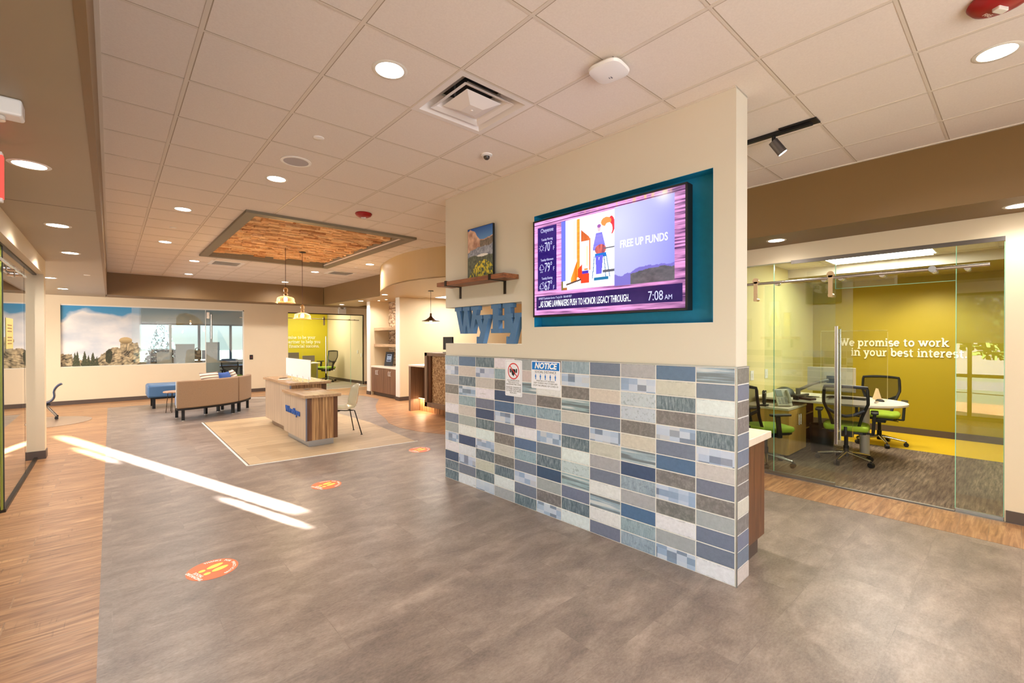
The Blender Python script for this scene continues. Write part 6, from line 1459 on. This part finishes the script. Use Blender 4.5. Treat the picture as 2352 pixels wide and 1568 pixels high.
# meeting room: divider panels, monitors, chair backs
pg = plain('pale_blue_grey_panel', (196, 204, 204), .5); GD = 'low divider panels in the meeting room'
for x0, x1, y, z1, l in ((1.0, 1.35, 16.6, 1.22, 'pale divider panel behind the long window, left one'), (1.42, 1.88, 16.4, 1.45, 'pale divider panel behind the long window, middle one'), (2.2, 2.55, 16.65, 1.5, 'pale divider panel behind the long window, right one')):
    d_ = thing('divider_panel', l, 'divider', ((x0+x1)/2, y, 0), group=GD); MB().box(-(x1-x0)/2, (x1-x0)/2, -.02, .02, .4, z1).build('panel', pg, d_); MB().box(-.02, .02, -.02, .02, 0, .4).build('post', alum, d_); MB().box(-.15, .15, -.15, .15, 0, .02).build('foot', alum, d_)
mdk = thing('meeting_table', 'long dark table in the room behind the long window', 'table', (2.3, 17.2, 0)); MB().box(-1.2, 1.2, -.4, .4, .70, .74).build('tabletop', walnut, mdk); 
for x in (-1.0, 1.0): MB().box(x-.03, x+.03, -.35, .35, 0, .70).build('leg', blackm, mdk)
for x, rz, l in ((1.95, 20, 'dark monitor with arm behind the long window, left'), (2.35, -15, 'dark monitor with arm behind the long window, right')):
    m_ = thing('meeting_monitor', l, 'monitor', (x, 17.1, .743), R(rz)); MB().box(-.2, .2, -.015, .015, .22, .50).build('display', black, m_); MB().tube([(0, .02, 0), (0, .02, .3), (.05, .02, .56), (.16, .02, .60)], .014).build('arm', black, m_, smooth=True); MB().box(-.1, .1, -.08, .08, 0, .012).build('foot', black, m_)
dup(ch0, (2.8, 15.95, .002), R(60), 'dark mesh chair behind the glass door of the meeting room')

# ================================================================== OUTDOORS (through the street and meeting-room windows)
grass = plain('lawn_grass', (58, 76, 44), .95, var=.2, vs=3); asphalt = plain('asphalt', (84, 84, 86), .9); conc = plain('concrete_walk', (112, 110, 108), .85)
gl_ = MB(); gl_.box(-60, -1.0, -50, 60, -.12, -.06); gl_.box(-60, 60, 19.1, 80, -.12, -.06); tag(struct(gl_.build('ground', grass)))
tag(MB().box(-13, -9, -50, 60, -.06, -.05).build('street', asphalt), 'grey street running past outside', 'road', kind='structure'); tag(MB().box(-4.5, -3, -50, 60, -.06, -.04).build('walkway', conc), 'pale concrete walk outside the window', 'path', kind='structure')
def tree(x, y, h, r, label, col, seed, conic=False):
    t_ = thing('tree', label, 'tree', (x, y, -.06), group='trees outside'); MB().cyl((0, 0, 0), (0, 0, h*.6), .14, .06, n=10).build('trunk', plain('bark', (90, 70, 52), .9), t_)
    q = MB(); r_ = random.Random(seed)
    for k in range(1500):
        if conic: z = h*.12+h*.88*r_.random(); rr_ = r*(1-z/h)*math.sqrt(r_.random()); a = r_.uniform(0, 6.28); c_ = Vector((rr_*math.cos(a), rr_*math.sin(a), z-.1*rr_))
        else:
            while True:
                c_ = Vector((r_.uniform(-1, 1), r_.uniform(-1, 1), r_.uniform(-1, 1)))
                if .25 < c_.length < 1: break
            c_ = Vector((c_.x*r, c_.y*r, h*.62+c_.z*r*.85))
        s = .11; d_ = Vector((r_.gauss(0, 1), r_.gauss(0, 1), r_.gauss(0, 1))).normalized(); e = d_.orthogonal().normalized(); f_ = d_.cross(e)
        q.add([c_+e*s, c_+f_*s*.7, c_-e*s, c_-f_*s*.7], [(0, 1, 2, 3)])
    q.build('foliage', col, t_, recalc=False)
tree(-7.5, .2, 3.6, 1.5, 'leafy green tree mirrored in the office side glass', plain('bright_leaves', (84, 108, 36), .8, var=.3, vs=5), 1)
tree(-8, 4.5, 4.2, 1.7, 'round tree outside beyond the left glazing', plain('mid_leaves', (64, 92, 36), .8, var=.3, vs=5), 2)
tree(2.3, 34.0, 3.0, 1.05, 'conifer seen through the long window', plain('fir_leaves', (26, 50, 46), .8, var=.3, vs=5), 3, True)
nb = thing('neighbour_house', 'pale building across the street outside', 'building', (-22, 2, -.06)); MB().box(-4, 4, -9, 9, 0, 4).build('wall', plain('beige_siding', (120, 112, 104), .8), nb); MB().add([(-4.5, -9.5, 4), (4.5, -9.5, 4), (4.5, 9.5, 4), (-4.5, 9.5, 4), (0, -9.5, 6), (0, 9.5, 6)], [(0, 1, 4), (2, 3, 5), (1, 2, 5, 4), (3, 0, 4, 5), (0, 3, 2, 1)]).build('roof', plain('grey_shingle', (96, 92, 90), .9), nb)
for y in (-6, -2, 2, 6): MB().box(4, 4.05, y-.7, y+.7, 1.2, 2.8).build('window', plain('dark_window', (60, 70, 80), .2), nb)
